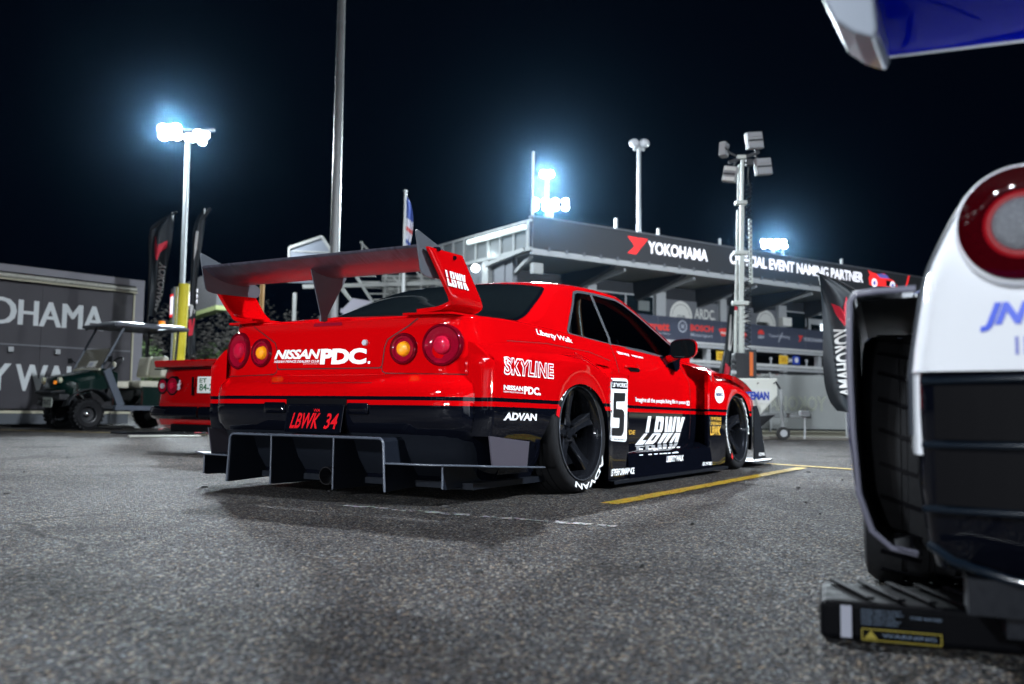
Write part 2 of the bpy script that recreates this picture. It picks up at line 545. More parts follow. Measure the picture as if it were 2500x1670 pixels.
# ---------------------------------------------------------------- ground
def ground_mat():
    m = mat('worn_asphalt', (.12, .12, .12), .8, spec=.03)
    t, n, l, b = nodes(m)
    tc = n.new('ShaderNodeTexCoord')
    def vor(scale, feat='F1', rnd=1.0):
        v = n.new('ShaderNodeTexVoronoi'); v.inputs['Scale'].default_value = scale; v.feature = feat
        v.inputs['Randomness'].default_value = rnd; v.voronoi_dimensions = '2D'
        l.new(tc.outputs['Object'], v.inputs['Vector']); return v
    def noi(scale, det=5, r=.6):
        v = n.new('ShaderNodeTexNoise'); v.inputs['Scale'].default_value = scale; v.inputs['Detail'].default_value = det; v.inputs['Roughness'].default_value = r
        l.new(tc.outputs['Object'], v.inputs['Vector']); return v
    def ramp(sock, stops):
        r = n.new('ShaderNodeValToRGB'); e = r.color_ramp.elements
        while len(e) < len(stops): e.new(.5)
        for k, (p, c) in enumerate(stops): e[k].position = p; e[k].color = (*c, 1)
        l.new(sock, r.inputs[0]); return r
    def mix(mode, f, a, bb):
        x = n.new('ShaderNodeMix'); x.data_type = 'RGBA'; x.blend_type = mode
        if isinstance(f, float): x.inputs[0].default_value = f
        else: l.new(f, x.inputs[0])
        l.new(a, x.inputs[6]); l.new(bb, x.inputs[7]); return x
    v1 = vor(140); v2 = vor(300); big = noi(.35, 6); mid = noi(3.0, 6, .7); fine = noi(40, 4)
    sep = n.new('ShaderNodeSeparateColor'); l.new(v1.outputs['Color'], sep.inputs[0])
    stone = ramp(sep.outputs[0], [(0, (.013, .013, .014)), (.35, (.036, .035, .0355)), (.62, (.064, .061, .060)), (.86, (.108, .101, .092)), (.97, (.25, .235, .205))])
    tint = mix('MIX', sep.outputs[1], stone.outputs[0], stone.outputs[0])
    warm = n.new('ShaderNodeMix'); warm.data_type = 'RGBA'; warm.blend_type = 'MULTIPLY'; warm.inputs[0].default_value = 1
    hue = ramp(sep.outputs[1], [(0, (1.25, .98, .74)), (.3, (1.04, 1, .95)), (.7, (.93, 1.0, 1.07)), (1, (.82, .97, 1.22))])
    l.new(stone.outputs[0], warm.inputs[6]); l.new(hue.outputs[0], warm.inputs[7])
    # bitumen between the stones
    edge = ramp(v1.outputs['Distance'], [(.30, (1, 1, 1)), (.62, (.40, .40, .42))])
    m1 = mix('MULTIPLY', 1.0, warm.outputs[2], edge.outputs[0])
    sep2 = n.new('ShaderNodeSeparateColor'); l.new(v2.outputs['Color'], sep2.inputs[0])
    grit = ramp(sep2.outputs[0], [(0, (.70, .70, .70)), (.8, (1.05, 1.05, 1.05)), (1, (1.5, 1.5, 1.5))])
    m2 = mix('MULTIPLY', .9, m1.outputs[2], grit.outputs[0])
    bigr = ramp(big.outputs['Fac'], [(.34, (.66, .66, .68)), (.50, (1.0, 1.0, 1.0)), (.66, (1.28, 1.27, 1.24))])
    m3 = mix('MULTIPLY', 1.0, m2.outputs[2], bigr.outputs[0])
    midr = ramp(mid.outputs['Fac'], [(.34, (.74, .74, .75)), (.5, (1, 1, 1)), (.68, (1.16, 1.16, 1.15))])
    m4 = mix('MULTIPLY', .85, m3.outputs[2], midr.outputs[0])
    st = noi(1.1, 4, .55); strr = ramp(st.outputs['Fac'], [(.56, (1, 1, 1)), (.62, (.62, .62, .62)), (.72, (.50, .50, .51))])
    m4 = mix('MULTIPLY', .8, m4.outputs[2], strr.outputs[0])
    # old tyre marks: long thin streaks in a few directions
    for ang, off_ in ((.5, 0), (-.35, 4.2)):
        mp = n.new('ShaderNodeMapping'); mp.inputs['Rotation'].default_value = (0, 0, ang); mp.inputs['Scale'].default_value = (3.2, .10, 1); mp.inputs['Location'].default_value = (off_, off_, 0)
        l.new(tc.outputs['Object'], mp.inputs[0])
        ns = n.new('ShaderNodeTexNoise'); ns.inputs['Scale'].default_value = 1.0; ns.inputs['Detail'].default_value = 3; l.new(mp.outputs[0], ns.inputs['Vector'])
        r_ = ramp(ns.outputs['Fac'], [(.60, (1, 1, 1)), (.66, (.72, .72, .73)), (.80, (.60, .60, .61))])
        m4 = mix('MULTIPLY', .7, m4.outputs[2], r_.outputs[0])
    # hairline cracks, wandering and broken
    dn = n.new('ShaderNodeMix'); dn.data_type = 'RGBA'; dn.blend_type = 'ADD'; dn.inputs[0].default_value = .35
    l.new(tc.outputs['Object'], dn.inputs[6]); l.new(noi(1.7, 5).outputs['Color'], dn.inputs[7])
    vc = n.new('ShaderNodeTexVoronoi'); vc.feature = 'DISTANCE_TO_EDGE'; vc.inputs['Scale'].default_value = .33; vc.voronoi_dimensions = '2D'
    l.new(dn.outputs[2], vc.inputs['Vector'])
    cr = ramp(vc.outputs['Distance'], [(0, (1, 1, 1)), (.0022, (1, 1, 1)), (.006, (0, 0, 0))])
    ck = noi(.8, 3); ckr = ramp(ck.outputs['Fac'], [(.48, (0, 0, 0)), (.54, (1, 1, 1))])
    cm = mix('MULTIPLY', 1.0, cr.outputs[0], ckr.outputs[0])
    dk = n.new('ShaderNodeRGB'); dk.outputs[0].default_value = (.012, .012, .012, 1)
    m5 = mix('MIX', cm.outputs[2], m4.outputs[2], dk.outputs[0])
    l.new(m5.outputs[2], b.inputs['Base Color'])
    rr = n.new('ShaderNodeMapRange'); rr.inputs['To Min'].default_value = .48; rr.inputs['To Max'].default_value = .9
    l.new(sep.outputs[2], rr.inputs['Value']); l.new(rr.outputs[0], b.inputs['Roughness'])
    # relief
    h1 = n.new('ShaderNodeMath'); h1.operation = 'MULTIPLY_ADD'
    l.new(v1.outputs['Distance'], h1.inputs[0]); h1.inputs[1].default_value = -1.0
    l.new(sep.outputs[0], h1.inputs[2])
    h2 = n.new('ShaderNodeMath'); h2.operation = 'MULTIPLY_ADD'; l.new(fine.outputs['Fac'], h2.inputs[0]); h2.inputs[1].default_value = .5; l.new(h1.outputs[0], h2.inputs[2])
    bp = n.new('ShaderNodeBump'); bp.inputs['Strength'].default_value = .85; bp.inputs['Distance'].default_value = .006
    l.new(h2.outputs[0], bp.inputs['Height']); l.new(bp.outputs[0], b.inputs['Normal'])
    return m
gm = ground_mat()
g = MB()
ring = [-400, -100, -40, -15, -6, 0, 6, 15, 40, 100, 400]
g.grid([[(x, y, 0) for x in ring] for y in [-400, -60, -15, -4, 0, 4, 10, 20, 40, 100, 400]], flip=True)
go = g.build('ground', gm); tag(go, kind='structure')

def worn_paint(name, col, thr=.42, sc=28):
    m = mat(name, col, .6)
    t, n, l, b = nodes(m)
    tc = n.new('ShaderNodeTexCoord')
    nz = n.new('ShaderNodeTexNoise'); nz.inputs['Scale'].default_value = sc; nz.inputs['Detail'].default_value = 9; nz.inputs['Roughness'].default_value = .75
    l.new(tc.outputs['Object'], nz.inputs['Vector'])
    v = n.new('ShaderNodeTexVoronoi'); v.inputs['Scale'].default_value = 95; v.voronoi_dimensions = '2D'; l.new(tc.outputs['Object'], v.inputs['Vector'])
    mr = n.new('ShaderNodeMapRange'); mr.inputs['From Min'].default_value = thr - .03; mr.inputs['From Max'].default_value = thr + .03
    l.new(nz.outputs['Fac'], mr.inputs['Value']); l.new(mr.outputs[0], b.inputs['Alpha'])
    hs = n.new('ShaderNodeMix'); hs.data_type = 'RGBA'; hs.blend_type = 'MULTIPLY'; hs.inputs[0].default_value = .5
    hs.inputs[6].default_value = (*col, 1); l.new(v.outputs['Color'], hs.inputs[7])
    l.new(hs.outputs[2], b.inputs['Base Color'])
    bp = n.new('ShaderNodeBump'); bp.inputs['Strength'].default_value = .8; bp.inputs['Distance'].default_value = .004
    l.new(v.outputs['Distance'], bp.inputs['Height']); l.new(bp.outputs[0], b.inputs['Normal'])
    return m
yel = worn_paint('worn_yellow_paint', (.34, .225, .009), .42)
wht = worn_paint('worn_white_paint', (.26, .26, .26), .50, 14)
def strip(name, a, b, w, m, z=.004, n=12, j=.006):
    a = Vector(a); b = Vector(b); d = (b - a).normalized(); nn = Vector((-d.y, d.x)) * w / 2
    rnd = random.Random(int(a.x * 100))
    P = [[], []]
    for k in range(n + 1):
        p = a.lerp(b, k / n)
        for s_, sg in ((0, 1), (1, -1)):
            q = p + nn * sg * (1 + rnd.uniform(-j, j) / w * 2); P[s_].append((q.x, q.y, z))
    o = MB().grid(P).build(name, m); tag(o, kind='structure'); return o
strip('bay_line', (.47, 4.38), (2.36, 7.50), .095, yel, n=40)
strip('bay_line', (.90, 9.75), (4.9, 4.35), .09, yel, .004 + .004, n=40)
strip('old_line', (-.74, 4.14), (.40, 3.515), .05, wht, n=30, j=.012)
strip('bay_line', (-9.5, 15.6), (-3.9, 13.7), .12, yel, n=20)
strip('bay_line', (-6.3, 15.2), (-3.0, 17.2), .12, wht, .008)

chip = MB()
rnd = random.Random(3)
for k in range(60):
    x = rnd.uniform(-5, 3.0); y = rnd.uniform(2.2, 9)
    s_ = rnd.uniform(.006, .018)
    chip.box((x, y, .006), (s_ * 2.2, s_, .007), Matrix.Rotation(rnd.uniform(0, 3), 3, 'Z'), (.6, .5))
tag(chip.build('grit', noisy(mat('dark_grit', (.02, .02, .02), .8), 50)), 'loose dark grit and bark chips scattered over the asphalt', 'grit', kind='stuff')

# verge behind the service road, right
vm = noisy(mat('dry_verge', (.26, .24, .17), .9), 6, .35, .05, .3)
v = MB(); v.add([(2.0, 15.9, .03), (40, 15.9, .03), (60, 60, .03), (-3, 30, .03)], [(0, 1, 2, 3)])
tag(v.build('verge', vm), kind='structure')
kerb = MB(); kerb.span((2.0, 15.6, 0), (40, 15.898, .05)); tag(kerb.build('kerb', noisy(mat('kerb_concrete', (.16, .15, .13), .85), 20), bevel=.01), kind='structure')

# ---------------------------------------------------------------- pit building
lightgrey = noisy(mat('light_grey_steel', (.42, .44, .46), .5), 12, .15)
white_steel = noisy(mat('white_steel', (.62, .64, .64), .45), 10, .12)
midgrey = noisy(mat('mid_grey_panel', (.16, .17, .19), .5), 8, .15)
darkp = noisy(mat('dark_panel', (.025, .027, .032), .5), 8, .3)
black = mat('deep_black', (.006, .007, .009), .6)
led_black = noisy(mat('screen_black', (.05, .052, .058), .45), 30, .12)
led_white = mat('screen_white', (.8, .8, .8), .5, emit=(.86, .88, 1.0), es=1.25)
led_red = mat('screen_red', (.8, .03, .03), .5, emit=(1.0, .03, .03), es=.85)
led_blue = mat('screen_blue', (.1, .1, .4), .5, emit=(.12, .12, .42), es=.8)
win_dark = mat('dark_window', (.008, .014, .018), .08)
cream = noisy(mat('cream_soffit', (.50, .50, .46), .6), 5, .12)
BR = math.atan2(.561, .828)
pit = empty('pit_building', 'long two storey pit building with an illuminated sign board along its roof edge', 'building', (.832, 40.0, 0), BR)
def blk(name, a, b, m, par=pit, bevel=0.):
    return MB().span(a, b).build(name, m, par, bevel=bevel)
blk('wall', (-.0, 5.9, 0), (36, 6.2, 7.3), darkp)
blk('side_wall', (.0, 2.2, 0), (.25, 14, 7.45), midgrey)
blk('roof', (-.1, .3, 7.46), (36, 14, 7.60), darkp)
blk('soffit', (.1, .25, 7.38), (36, 5.89, 7.455), cream)
fas = blk('sign_board', (.0, -.05, 7.60), (36, .22, 8.97), led_black, bevel=.02)
blk('edge_beam', (.02, -.02, 7.30), (36, .20, 7.57), lightgrey, bevel=.03)
blk('board_top_trim', (-.03, -.09, 8.972), (36, .27, 9.03), midgrey)
for k in range(36):
    blk('bracket', (.8 + k, -.12, 7.50), (.9 + k, -.06, 7.66), midgrey)
for k in range(7):
    t = 5.0 + 4.66 * k
    MB().prism([(.35, 7.36), (5.6, 7.36), (5.6, 6.0), (3.4, 6.45), (.5, 7.22)], .34, lambda u, v, w: (t + w, u, v)).build('cantilever', darkp, pit)
    MB().beam((t + .9, .6, 7.25), (t + .4, 5.5, 6.3), .14, .14).build('brace', lightgrey, pit)
def ftext(name, s, x0, x1, z0, z1, m, y=-.062, par=None, bold=.05, shear=0, sp=1., mir=False, bands=None):
    g = glyphs(s, bold, shear, sp)
    if bands: g = cutband(g, bands)
    return MB().add([(x0 + (x1 - x0) * ((1 - u) if mir else u), y, z0 + (z1 - z0) * v) for u, v in g[0]], g[1]).build(name, m, par or pit)
ftext('sign_lettering', 'YOKOHAMA', 6.80, 10.85, 8.06, 8.66, led_white, bold=.022)
ftext('sign_lettering', 'OFFICIAL EVENT NAMING PARTNER', 12.46, 23.68, 8.13, 8.72, led_white, bold=.022, sp=.95)
def fpoly(name, pts, m, y=-.064, par=None):
    return MB().add([(a, y, b) for a, b in pts], [tuple(range(len(pts)))]).build(name, m, par or pit)
def ymark(x0, x1, z0, z1, m, par, y, stripes=True):
    def q(u, v): return (x0 + (x1 - x0) * u, z0 + (z1 - z0) * v)
    fpoly('brand_mark', [q(0, 1), q(.46, 1), q(.66, .72), q(.60, .42), q(.34, .42), q(.28, .60)], m, y, par)
    fpoly('brand_mark', [q(.50, 1), q(1, 1), q(.42, 0), q(.0, 0), q(.32, .40), q(.64, .40), q(.70, .72)], m, y, par)
ymark(5.48, 6.78, 7.93, 8.74, led_red, pit, -.066)
carp = [(24.15, 8.93), (24.5, 8.83), (25.3, 8.75), (25.55, 8.86), (25.8, 8.86), (26.2, 8.62), (26.75, 8.5), (27.0, 8.3), (27.1, 8.06), (24.3, 8.06), (24.2, 8.45), (24.35, 8.68)]
fpoly('sign_picture', carp, led_red, -.066)
fpoly('sign_picture', [(25.0, 8.76), (25.6, 8.84), (26.0, 8.80), (26.25, 8.60), (25.3, 8.58)], led_blue, -.070)
fpoly('sign_picture', [(25.9, 8.12), (26.9, 8.12), (26.95, 8.45), (25.9, 8.5)], black, -.070)
for cx, r in ((24.75, .26), (26.55, .25)):
    fpoly('sign_picture', [(cx + r * cos(2 * pi * k / 20), 8.22 + r * sin(2 * pi * k / 20)) for k in range(20)], led_white, -.074)
    fpoly('sign_picture', [(cx + r * .55 * cos(2 * pi * k / 16), 8.22 + r * .55 * sin(2 * pi * k / 16)) for k in range(16)], led_blue, -.078)
fpoly('sign_picture', [(27.75, 7.95), (27.90, 7.95), (28.35, 9.0), (28.2, 9.0)], led_red, -.066)
# upper storey
blk('window_wall', (.3, 4.05, 4.0), (36, 4.25, 7.30), darkp)
for a, b in ((10.95, 11.65), (15.9, 16.4), (20.9, 21.6), (25.6, 26.2), (30, 30.6), (6.2, 6.8)):
    blk('column', (a, 3.80, 4.2), (b, 4.04, 6.95), lightgrey)
for a, b in ((11.66, 15.88), (16.42, 20.88)):
    blk('wall_panel', (a, 3.95, 4.2), (b, 4.04, 6.62), midgrey)
def disc(name, cx, cz, r, m, y, par=None, n=28, a0=0, a1=360):
    pts = [(cx + r * cos(radians(a0 + (a1 - a0) * k / n)), cz + r * sin(radians(a0 + (a1 - a0) * k / n))) for k in range(n + (a1 - a0 < 360))]
    return fpoly(name, pts, m, y, par)
board_white = noisy(mat('board_white', (.72, .73, .70), .5), 9, .08)
for cx in (12.92, 19.9):
    disc('emblem', cx, 5.72, .86, board_white, 3.93, a0=0, a1=180)
    fpoly('emblem', [(cx - .86, 5.45), (cx + .86, 5.45), (cx + .86, 5.72), (cx - .86, 5.72)], board_white, 3.93)
    o = MB().grid([[(cx + r * cos(pi * k / 20), 3.925, 5.72 + r * sin(pi * k / 20)) for k in range(21)] for r in (.66, .69)]); o.build('emblem_line', midgrey, pit)
    ftext('lettering', 'CLUB', cx - .3, cx + .3, 5.62, 5.80, midgrey, 3.92)
ftext('lettering', 'ARDC.', 13.95, 15.62, 5.68, 6.26, board_white, 3.93, bold=.02)
ftext('lettering', 'OF', 17.45, 18.4, 5.98, 6.30, board_white, 3.93)
ftext('lettering', 'GE', 17.45, 18.4, 5.55, 5.87, board_white, 3.93)
for a, b, c, d in ((6.9, 10.9, 5.35, 6.7), (21.7, 25.5, 4.6, 6.7), (26.3, 29.9, 4.6, 6.7), (1.0, 6.1, 4.9, 6.6)):
    w = blk('window', (a, 3.96, c), (b, 4.04, d), lightgrey)
    n_ = 2
    for k in range(n_):
        x0 = a + .08 + (b - a - .04) * k / n_; x1 = a + (b - a) * (k + 1) / n_ - .06
        blk('pane', (x0, 3.94, c + .08), (x1, 3.955, d - .08), win_dark, w)
blk('lit_screen', (9.75, 3.90, 5.85), (10.55, 3.93, 6.38), noisy(mat('dim_screen', (.18, .20, .20), .5), 10))
for a, h_ in ((22.6, 5.3), (23.5, 5.25), (24.6, 5.3)):
    MB().sphere((a, 3.2, h_ + .25), .16).tube([(a, 3.2, 4.2), (a, 3.2, 4.9), (a, 3.2, h_ + .05)], [.22, .26, .16], 10).build('spectator_shape', noisy(mat('spectator_dark', (.03, .03, .035), .8), 9), pit, smooth=60)
blk('door', (23.8, 3.90, 4.2), (25.2, 3.95, 6.35), lightgrey)
blk('door_glass', (24.0, 3.88, 4.3), (25.0, 3.899, 6.0), win_dark)
blk('room_light', (24.9, 3.80, 5.65), (25.3, 3.87, 6.05), mat('room_light', (.8, .9, 1), .5, emit=(.8, .92, 1), es=2.5))
blk('notice_box', (18.6, 1.6, 5.42), (19.35, 1.9, 5.9), board_white)
# balcony with printed banners
banner = noisy(mat('banner_navy', (.055, .065, .10), .55), 3, .25, .1, .2)
ban = blk('banner', (7.0, 1.96, 4.17), (35, 2.0, 5.38), banner)
for k in range(12):
    blk('banner_seam', (7.0 + 2.33 * k, 1.952, 4.17), (7.02 + 2.33 * k, 1.958, 5.38), midgrey, ban)
redp = mat('print_red', (.70, .05, .04), .5); greyp = mat('print_grey', (.42, .45, .52), .5); bluep = mat('print_blue', (.02, .06, .45), .5)
ftext('banner_print', 'Garrett', 7.9, 10.15, 4.62, 5.06, redp, 1.95, ban, .04)
ftext('banner_print', 'Advancing Motion', 8.9, 10.2, 4.42, 4.52, greyp, 1.95, ban, .02)
disc('banner_print', 11.08, 4.93, .32, greyp, 1.952, ban)
disc('banner_print', 11.08, 4.93, .25, banner, 1.948, ban)
ftext('banner_print', 'H', 10.98, 11.18, 4.80, 5.06, greyp, 1.945, ban)
ftext('banner_print', 'BOSCH', 11.65, 13.35, 4.74, 5.08, redp, 1.95, ban, .04)
ftext('banner_print', 'Motorsport', 11.68, 13.3, 4.40, 4.62, greyp, 1.95, ban, .01)
fpoly('banner_print', [(13.75, 4.95), (14.2, 5.02), (14.7, 4.96), (14.45, 4.6), (14.0, 4.58)], redp, 1.95, ban)
ftext('banner_print', 'Ampol', 13.9, 14.6, 4.68, 4.84, board_white, 1.945, ban)
fpoly('banner_print', [(15.3, 4.9), (15.9, 4.95), (16.0, 4.6), (15.4, 4.5)], redp, 1.95, ban)
disc('banner_print', 17.15, 4.86, .26, redp, 1.95, ban, a0=0, a1=180)
ftext('banner_print', 'NSW', 16.9, 17.42, 4.62, 4.80, greyp, 1.95, ban)
ftext('banner_print', 'TeamYachting', 17.8, 19.6, 4.70, 4.92, greyp, 1.95, ban, .01)
MB().beam((18.6, 1.945, 4.5), (18.95, 1.945, 5.05), .02, .05).build('banner_print', greyp, ban)
ymark(20.35, 20.75, 4.62, 4.98, redp, ban, 1.95)
ftext('banner_print', 'YOKOHAMA', 20.8, 22.6, 4.68, 4.90, greyp, 1.95, ban)
ftext('banner_print', 'BOSCH', 24, 26, 4.68, 4.98, redp, 1.95, ban)
blk('balcony_slab', (7.0, 1.9, 3.90), (35, 4.0, 4.06), darkp)
blk('balcony_edge', (7.0, 1.82, 4.06), (35, 1.99, 4.165), white_steel, bevel=.02)
blk('balcony_edge', (7.0, 1.84, 3.86), (35, 1.96, 4.04), lightgrey, bevel=.02)
blk('garage_beam', (7.0, 1.86, 3.06), (35, 1.98, 3.22), white_steel, bevel=.02)
blk('garage_beam', (7.0, 1.84, 2.86), (35, 1.96, 3.02), lightgrey, bevel=.02)
for k in range(9):
    t = 8.6 + 3.1 * k
    MB().cyl((t, 1.9, 3.22), (t, 1.9, 3.55), .05, n=10).sphere((t, 1.9, 3.52), .10).build('garage_lamp', lightgrey, pit, smooth=40)
    blk('garage_pillar', (t + 1.2, 2.0, 0), (t + 1.5, 2.3, 3.84), lightgrey)
yelp = mat('number_yellow', (.85, .55, .05), .5)
for k, t in enumerate((13.43, 18.47, 23.6, 28.5)):
    sgn = MB().span((t, 1.78, 3.25), (t + .72, 1.82, 3.74)).build('garage_number', yelp, pit)
    if k: MB().span((t + 1.18, 1.78, 3.27), (t + 1.78, 1.82, 3.76)).build('garage_number', bluep, pit); disc('sign_print', t + 1.48, 3.52, .16, board_white, 1.77)
    ftext('sign_print', str(28 + k * 2), t + .12, t + .6, 3.36, 3.64, mat('number_orange', (.6, .28, .02), .5), 1.77, bold=.03)
    if k: ftext('sign_print', '34', t + .76, t + 1.14, 3.36, 3.62, board_white, 1.80, bold=.03)
blk('garage_car', (17.2, 3.0, 1.8), (19.8, 3.4, 2.75), mat('garage_pink', (.55, .22, .22), .5))
blk('garage_car', (18.2, 2.8, 1.9), (19.3, 2.95, 2.80), board_white)
blk('garage_car', (20.0, 3.0, 1.8), (21.9, 3.4, 2.70), mat('garage_red', (.70, .10, .07), .5))
ftext('sign_print', 'GR', 20.5, 21.6, 2.15, 2.60, board_white, 2.98)
# left end: stair tower front with mesh panels
endm = noisy(mat('mesh_panel', (.14, .155, .16), .6), 40, .3)
end_steel = noisy(mat('end_steel', (.34, .36, .36), .5), 12, .2)
blk('end_fascia', (-.05, .25, 7.55), (.05, 9.0, 8.75), endm)
blk('end_rail', (-.12, .0, 8.76), (.06, 9.0, 8.86), end_steel)
blk('end_rail', (-.12, .0, 7.46), (.06, 9.0, 7.62), end_steel)
for k in range(9):
    blk('end_post', (-.14, .15 + 1.08 * k, 7.5), (-.052, .27 + 1.08 * k, 8.78), end_steel)
blk('strip_light', (-.36, .2, 8.40), (-.16, 5.0, 8.62), mat('strip_light', (.8, .85, .85), .5, emit=(.85, 1, .97), es=.75), bevel=.03)
blk('end_wall', (.05, 1.6, 3.0), (.3, 9, 7.45), midgrey)
blk('end_column', (-.25, 3.2, 2.0), (.04, 3.7, 7.40), end_steel)
blk('end_column', (-.35, 6.3, 2.0), (.04, 6.6, 7.7), end_steel)
MB().beam((-.2, 3.4, 7.2), (-.1, .4, 7.55), .22, .18).build('end_brace', end_steel, pit)
MB().beam((.2, 2.6, 6.15), (.3, .5, 7.3), .20, .14).build('end_brace', end_steel, pit)
MB().box((.55, .4, 6.75), (.55, .3, .5)).build('corner_flood', end_steel, pit, bevel=.04)
MB().sphere((-.5, 3.9, 7.1), .20).build('corner_bulb', mat('corner_bulb', (1, 1, 1), .5, emit=(.85, .97, 1), es=8), pit)
for k, (t, h_) in enumerate(((.08, 2.9), (4.9, .5), (7.6, .35), (16.8, .35), (21.9, .35), (11.9, .35))):
    MB().cyl((t, .1, 9.03), (t, .1, 9.03 + h_), .07 if k else .06, n=10).build('roof_post', white_steel, pit)

# ---------------------------------------------------------------- poles and flood lights
galv = noisy(mat('galvanised', (.40, .42, .43), .45, .3), 5, .2)
def pole(par, x, y, h, r0, r1, m=galv, lean=(0, 0)):
    o = MB().cyl((x, y, 0), (x + lean[0], y + lean[1], h), r0, r1, 20).build('pole', m, par, smooth=40); return o
tp = empty('floodlight_mast', 'very tall pale steel pole rising out of the top of the picture', 'light pole', (-4.319, 22.0, 0))
pole(tp, 0, 0, 20.6, .125, .06)
for z in (3.2, 6.6, 9.9): MB().cyl((0, 0, z), (0, 0, z + .05), .132 - z * .003, n=20).build('band', lightgrey, tp)
MB().box((-.6, -.1, 20.55), (3.6, .12, .12)).build('crossbar', galv, tp)
lampw = mat('lamp_white', (1, 1, 1), .5, emit=(.88, .96, 1.0), es=60)
lamp_off = mat('lamp_off', (.45, .47, .50), .3)
def head(par, c, aim, w=.5, lit=True, es=None, dim=(.42, .30)):
    d = (Vector(aim) - Vector(c)).normalized()
    q = d.to_track_quat('-Z', 'Y').to_matrix()
    o = MB().cyl((0, 0, .0), (0, 0, .22), w * .46, w * .20, 18).xf(lambda x, y, z: (Vector(c) + q @ Vector((x, y, z)))).build('lamp_head', galv, par)
    MB().cyl((0, 0, -.03), (0, 0, .01), w * .40, n=18).xf(lambda x, y, z: (Vector(c) + q @ Vector((x, y, z)))).build('lamp_face', es or (lampw if lit else lamp_off), o)
    return o
for dx in (-1.9, -1.3, .3, .9): head(tp, (dx, -.15, 20.45), (dx + 4, -17, 0))
for nm, P_, lb in (('floodlight_mast', LAMP_B, 'tall floodlight pole behind the camera on the right'), ('floodlight_mast', LAMP_D, 'low floodlight pole added beyond the right edge to light the building'), ('floodlight_mast', (3.0, -27.0, 9.0), 'unseen floodlight pole added far back for glints in the paint'), ('floodlight_mast', (-19.0, -19.0, 8.0), 'unseen floodlight pole added far back on the left for glints in the paint'), ('floodlight_mast', LAMP_C, 'floodlight pole behind the camera on the left')):  # poles out of view, put in as light sources and for paint reflections
    e_ = empty(nm, lb, 'light pole', (P_[0] * 1.03, P_[1] * 1.03, 0))
    pole(e_, 0, 0, P_[2], .16, .10)
    MB().box((0, 0, P_[2]), (2.2, .12, .12)).build('crossbar', galv, e_)
    for dx in (-.8, .8): head(e_, (dx, 0, P_[2] - .2), (dx, 20, -P_[2]))
# twin bar cluster on the left
p0 = (-15.215, 42.000, 13.123)
lm = empty('floodlight_pole', 'floodlight pole with a blazing two row lamp cluster, above the golf cart', 'light pole', (p0[0], 42.0, 0))
pole(lm, 0, 0, p0[2], .125, .105)
px = 42 / 2242
for (u, w_) in ((405, 320), (418, 345), (437, 318), (450, 343), (424, 322), (500, 338), (519, 342), (490, 350), (512, 358), (478, 348)):
    c = ((u - 462) * px, -.3 - .5 * (w_ > 335), p0[2] + (325 - w_) * px)
    bright = u < 460
    head(lm, c, (c[0] + (2.5 if bright else 3.5), -9.0, c[2] - (7.5 if bright else 9)), .58 if bright else .46)
MB().box((0, -.1, p0[2] + .12), (2.5, .10, .10)).build('crossbar', galv, lm)
MB().box((.1, -.6, p0[2] - .38), (2.1, .10, .10)).build('crossbar', galv, lm)
# over the pit roof
def cluster(name, label, u, w_, Y, spread, r, n=8, es=None, base=0., polew=.2, rows=2):
    p = ((u - 1250 - (845 - w_) * 0.0132) / 2242 * Y, Y, .4362 + Y * math.tan(.0742 + math.atan((835 - w_ + (u - 1250) * .0132) / 2242.3)))
    e_ = empty(name, label, 'light pole', (p[0], Y, base))
    pole(e_, 0, 0, p[2] - base, polew, polew * .8)
    for k in range(n):
        a = (k % (n // rows)) / max(1, (n // rows) - 1) - .5
        c = (a * spread, -.3 * (k >= n // rows), p[2] - base - .38 * (k >= n // rows))
        head(e_, c, (c[0] + .5, -10, c[2] - 5), r)
    MB().box((0, 0, p[2] - base + .05), (spread + .2, .1, .1)).build('crossbar', galv, e_)
    return e_
cluster('roof_floodlight', 'floodlight rack just above the corner of the pit building roof', 1345, 492, 48, 1.6, .42, 8, base=7.6, polew=.2)
cluster('roof_floodlight', 'single round floodlight glaring high above the pit building corner', 1337, 425, 70, .5, .7, 2, rows=1)
cluster('roof_floodlight', 'far floodlight rack rising behind the middle of the long sign board', 1895, 590, 66, 1.5, .42, 8)
p0 = (6.043, 43.500, 13.325)
e_ = empty('roof_lamp_pole', 'slim roof pole with two unlit round lamps above the white lettering', 'light pole', (p0[0], 43.8, 7.6))
pole(e_, 0, 0, p0[2] - 7.6, .10, .085)
for sg in (-1, 1):
    MB().sphere((sg * .24, -.1, p0[2] - 7.5), .26, sc=(1, .8, .85)).build('lamp_head', lamp_off, e_, smooth=60)
    MB().box((sg * .12, 0, p0[2] - 7.75), (.3, .1, .16)).build('bracket', galv, e_)

# flag on its pole
p0 = (-5.394, 45.000, 11.205)
fp = empty('flag_pole', 'white flagpole with a limp blue and white national flag behind the wing', 'flag', (p0[0], 45.0, 0))
MB().cyl((0, 0, 0), (0, 0, p0[2]), .10, .06, 12).build('pole', white_steel, fp, smooth=40)
MB().sphere((0, 0, p0[2] + .03), .11, sc=(1, 1, .5)).build('finial', white_steel, fp, smooth=60)
rows = []
for i in range(13):
    v_ = i / 12; rows.append([(.06 + .30 * u_ * (.55 + .6 * sin(pi * (v_ ** .8))) , .10 * sin(9 * u_ + 3 * v_), p0[2] - .25 - 2.5 * v_ - .25 * u_) for u_ in [k / 10 for k in range(11)]])
fm = mat('flag_blue', (.05, .09, .33), .7); fw = mat('flag_white', (.62, .62, .70), .7); fr_ = mat('flag_red', (.6, .10, .10), .7)
m = MB().grid(rows)
m.m = [(0 if i < 5 else (1, 1, 2, 1, 1, 0, 1)[i - 5]) for i in range(12) for _ in range(10)]
m.build('flag_cloth', [fm, fw, fr_], fp, smooth=60, solid=.01)

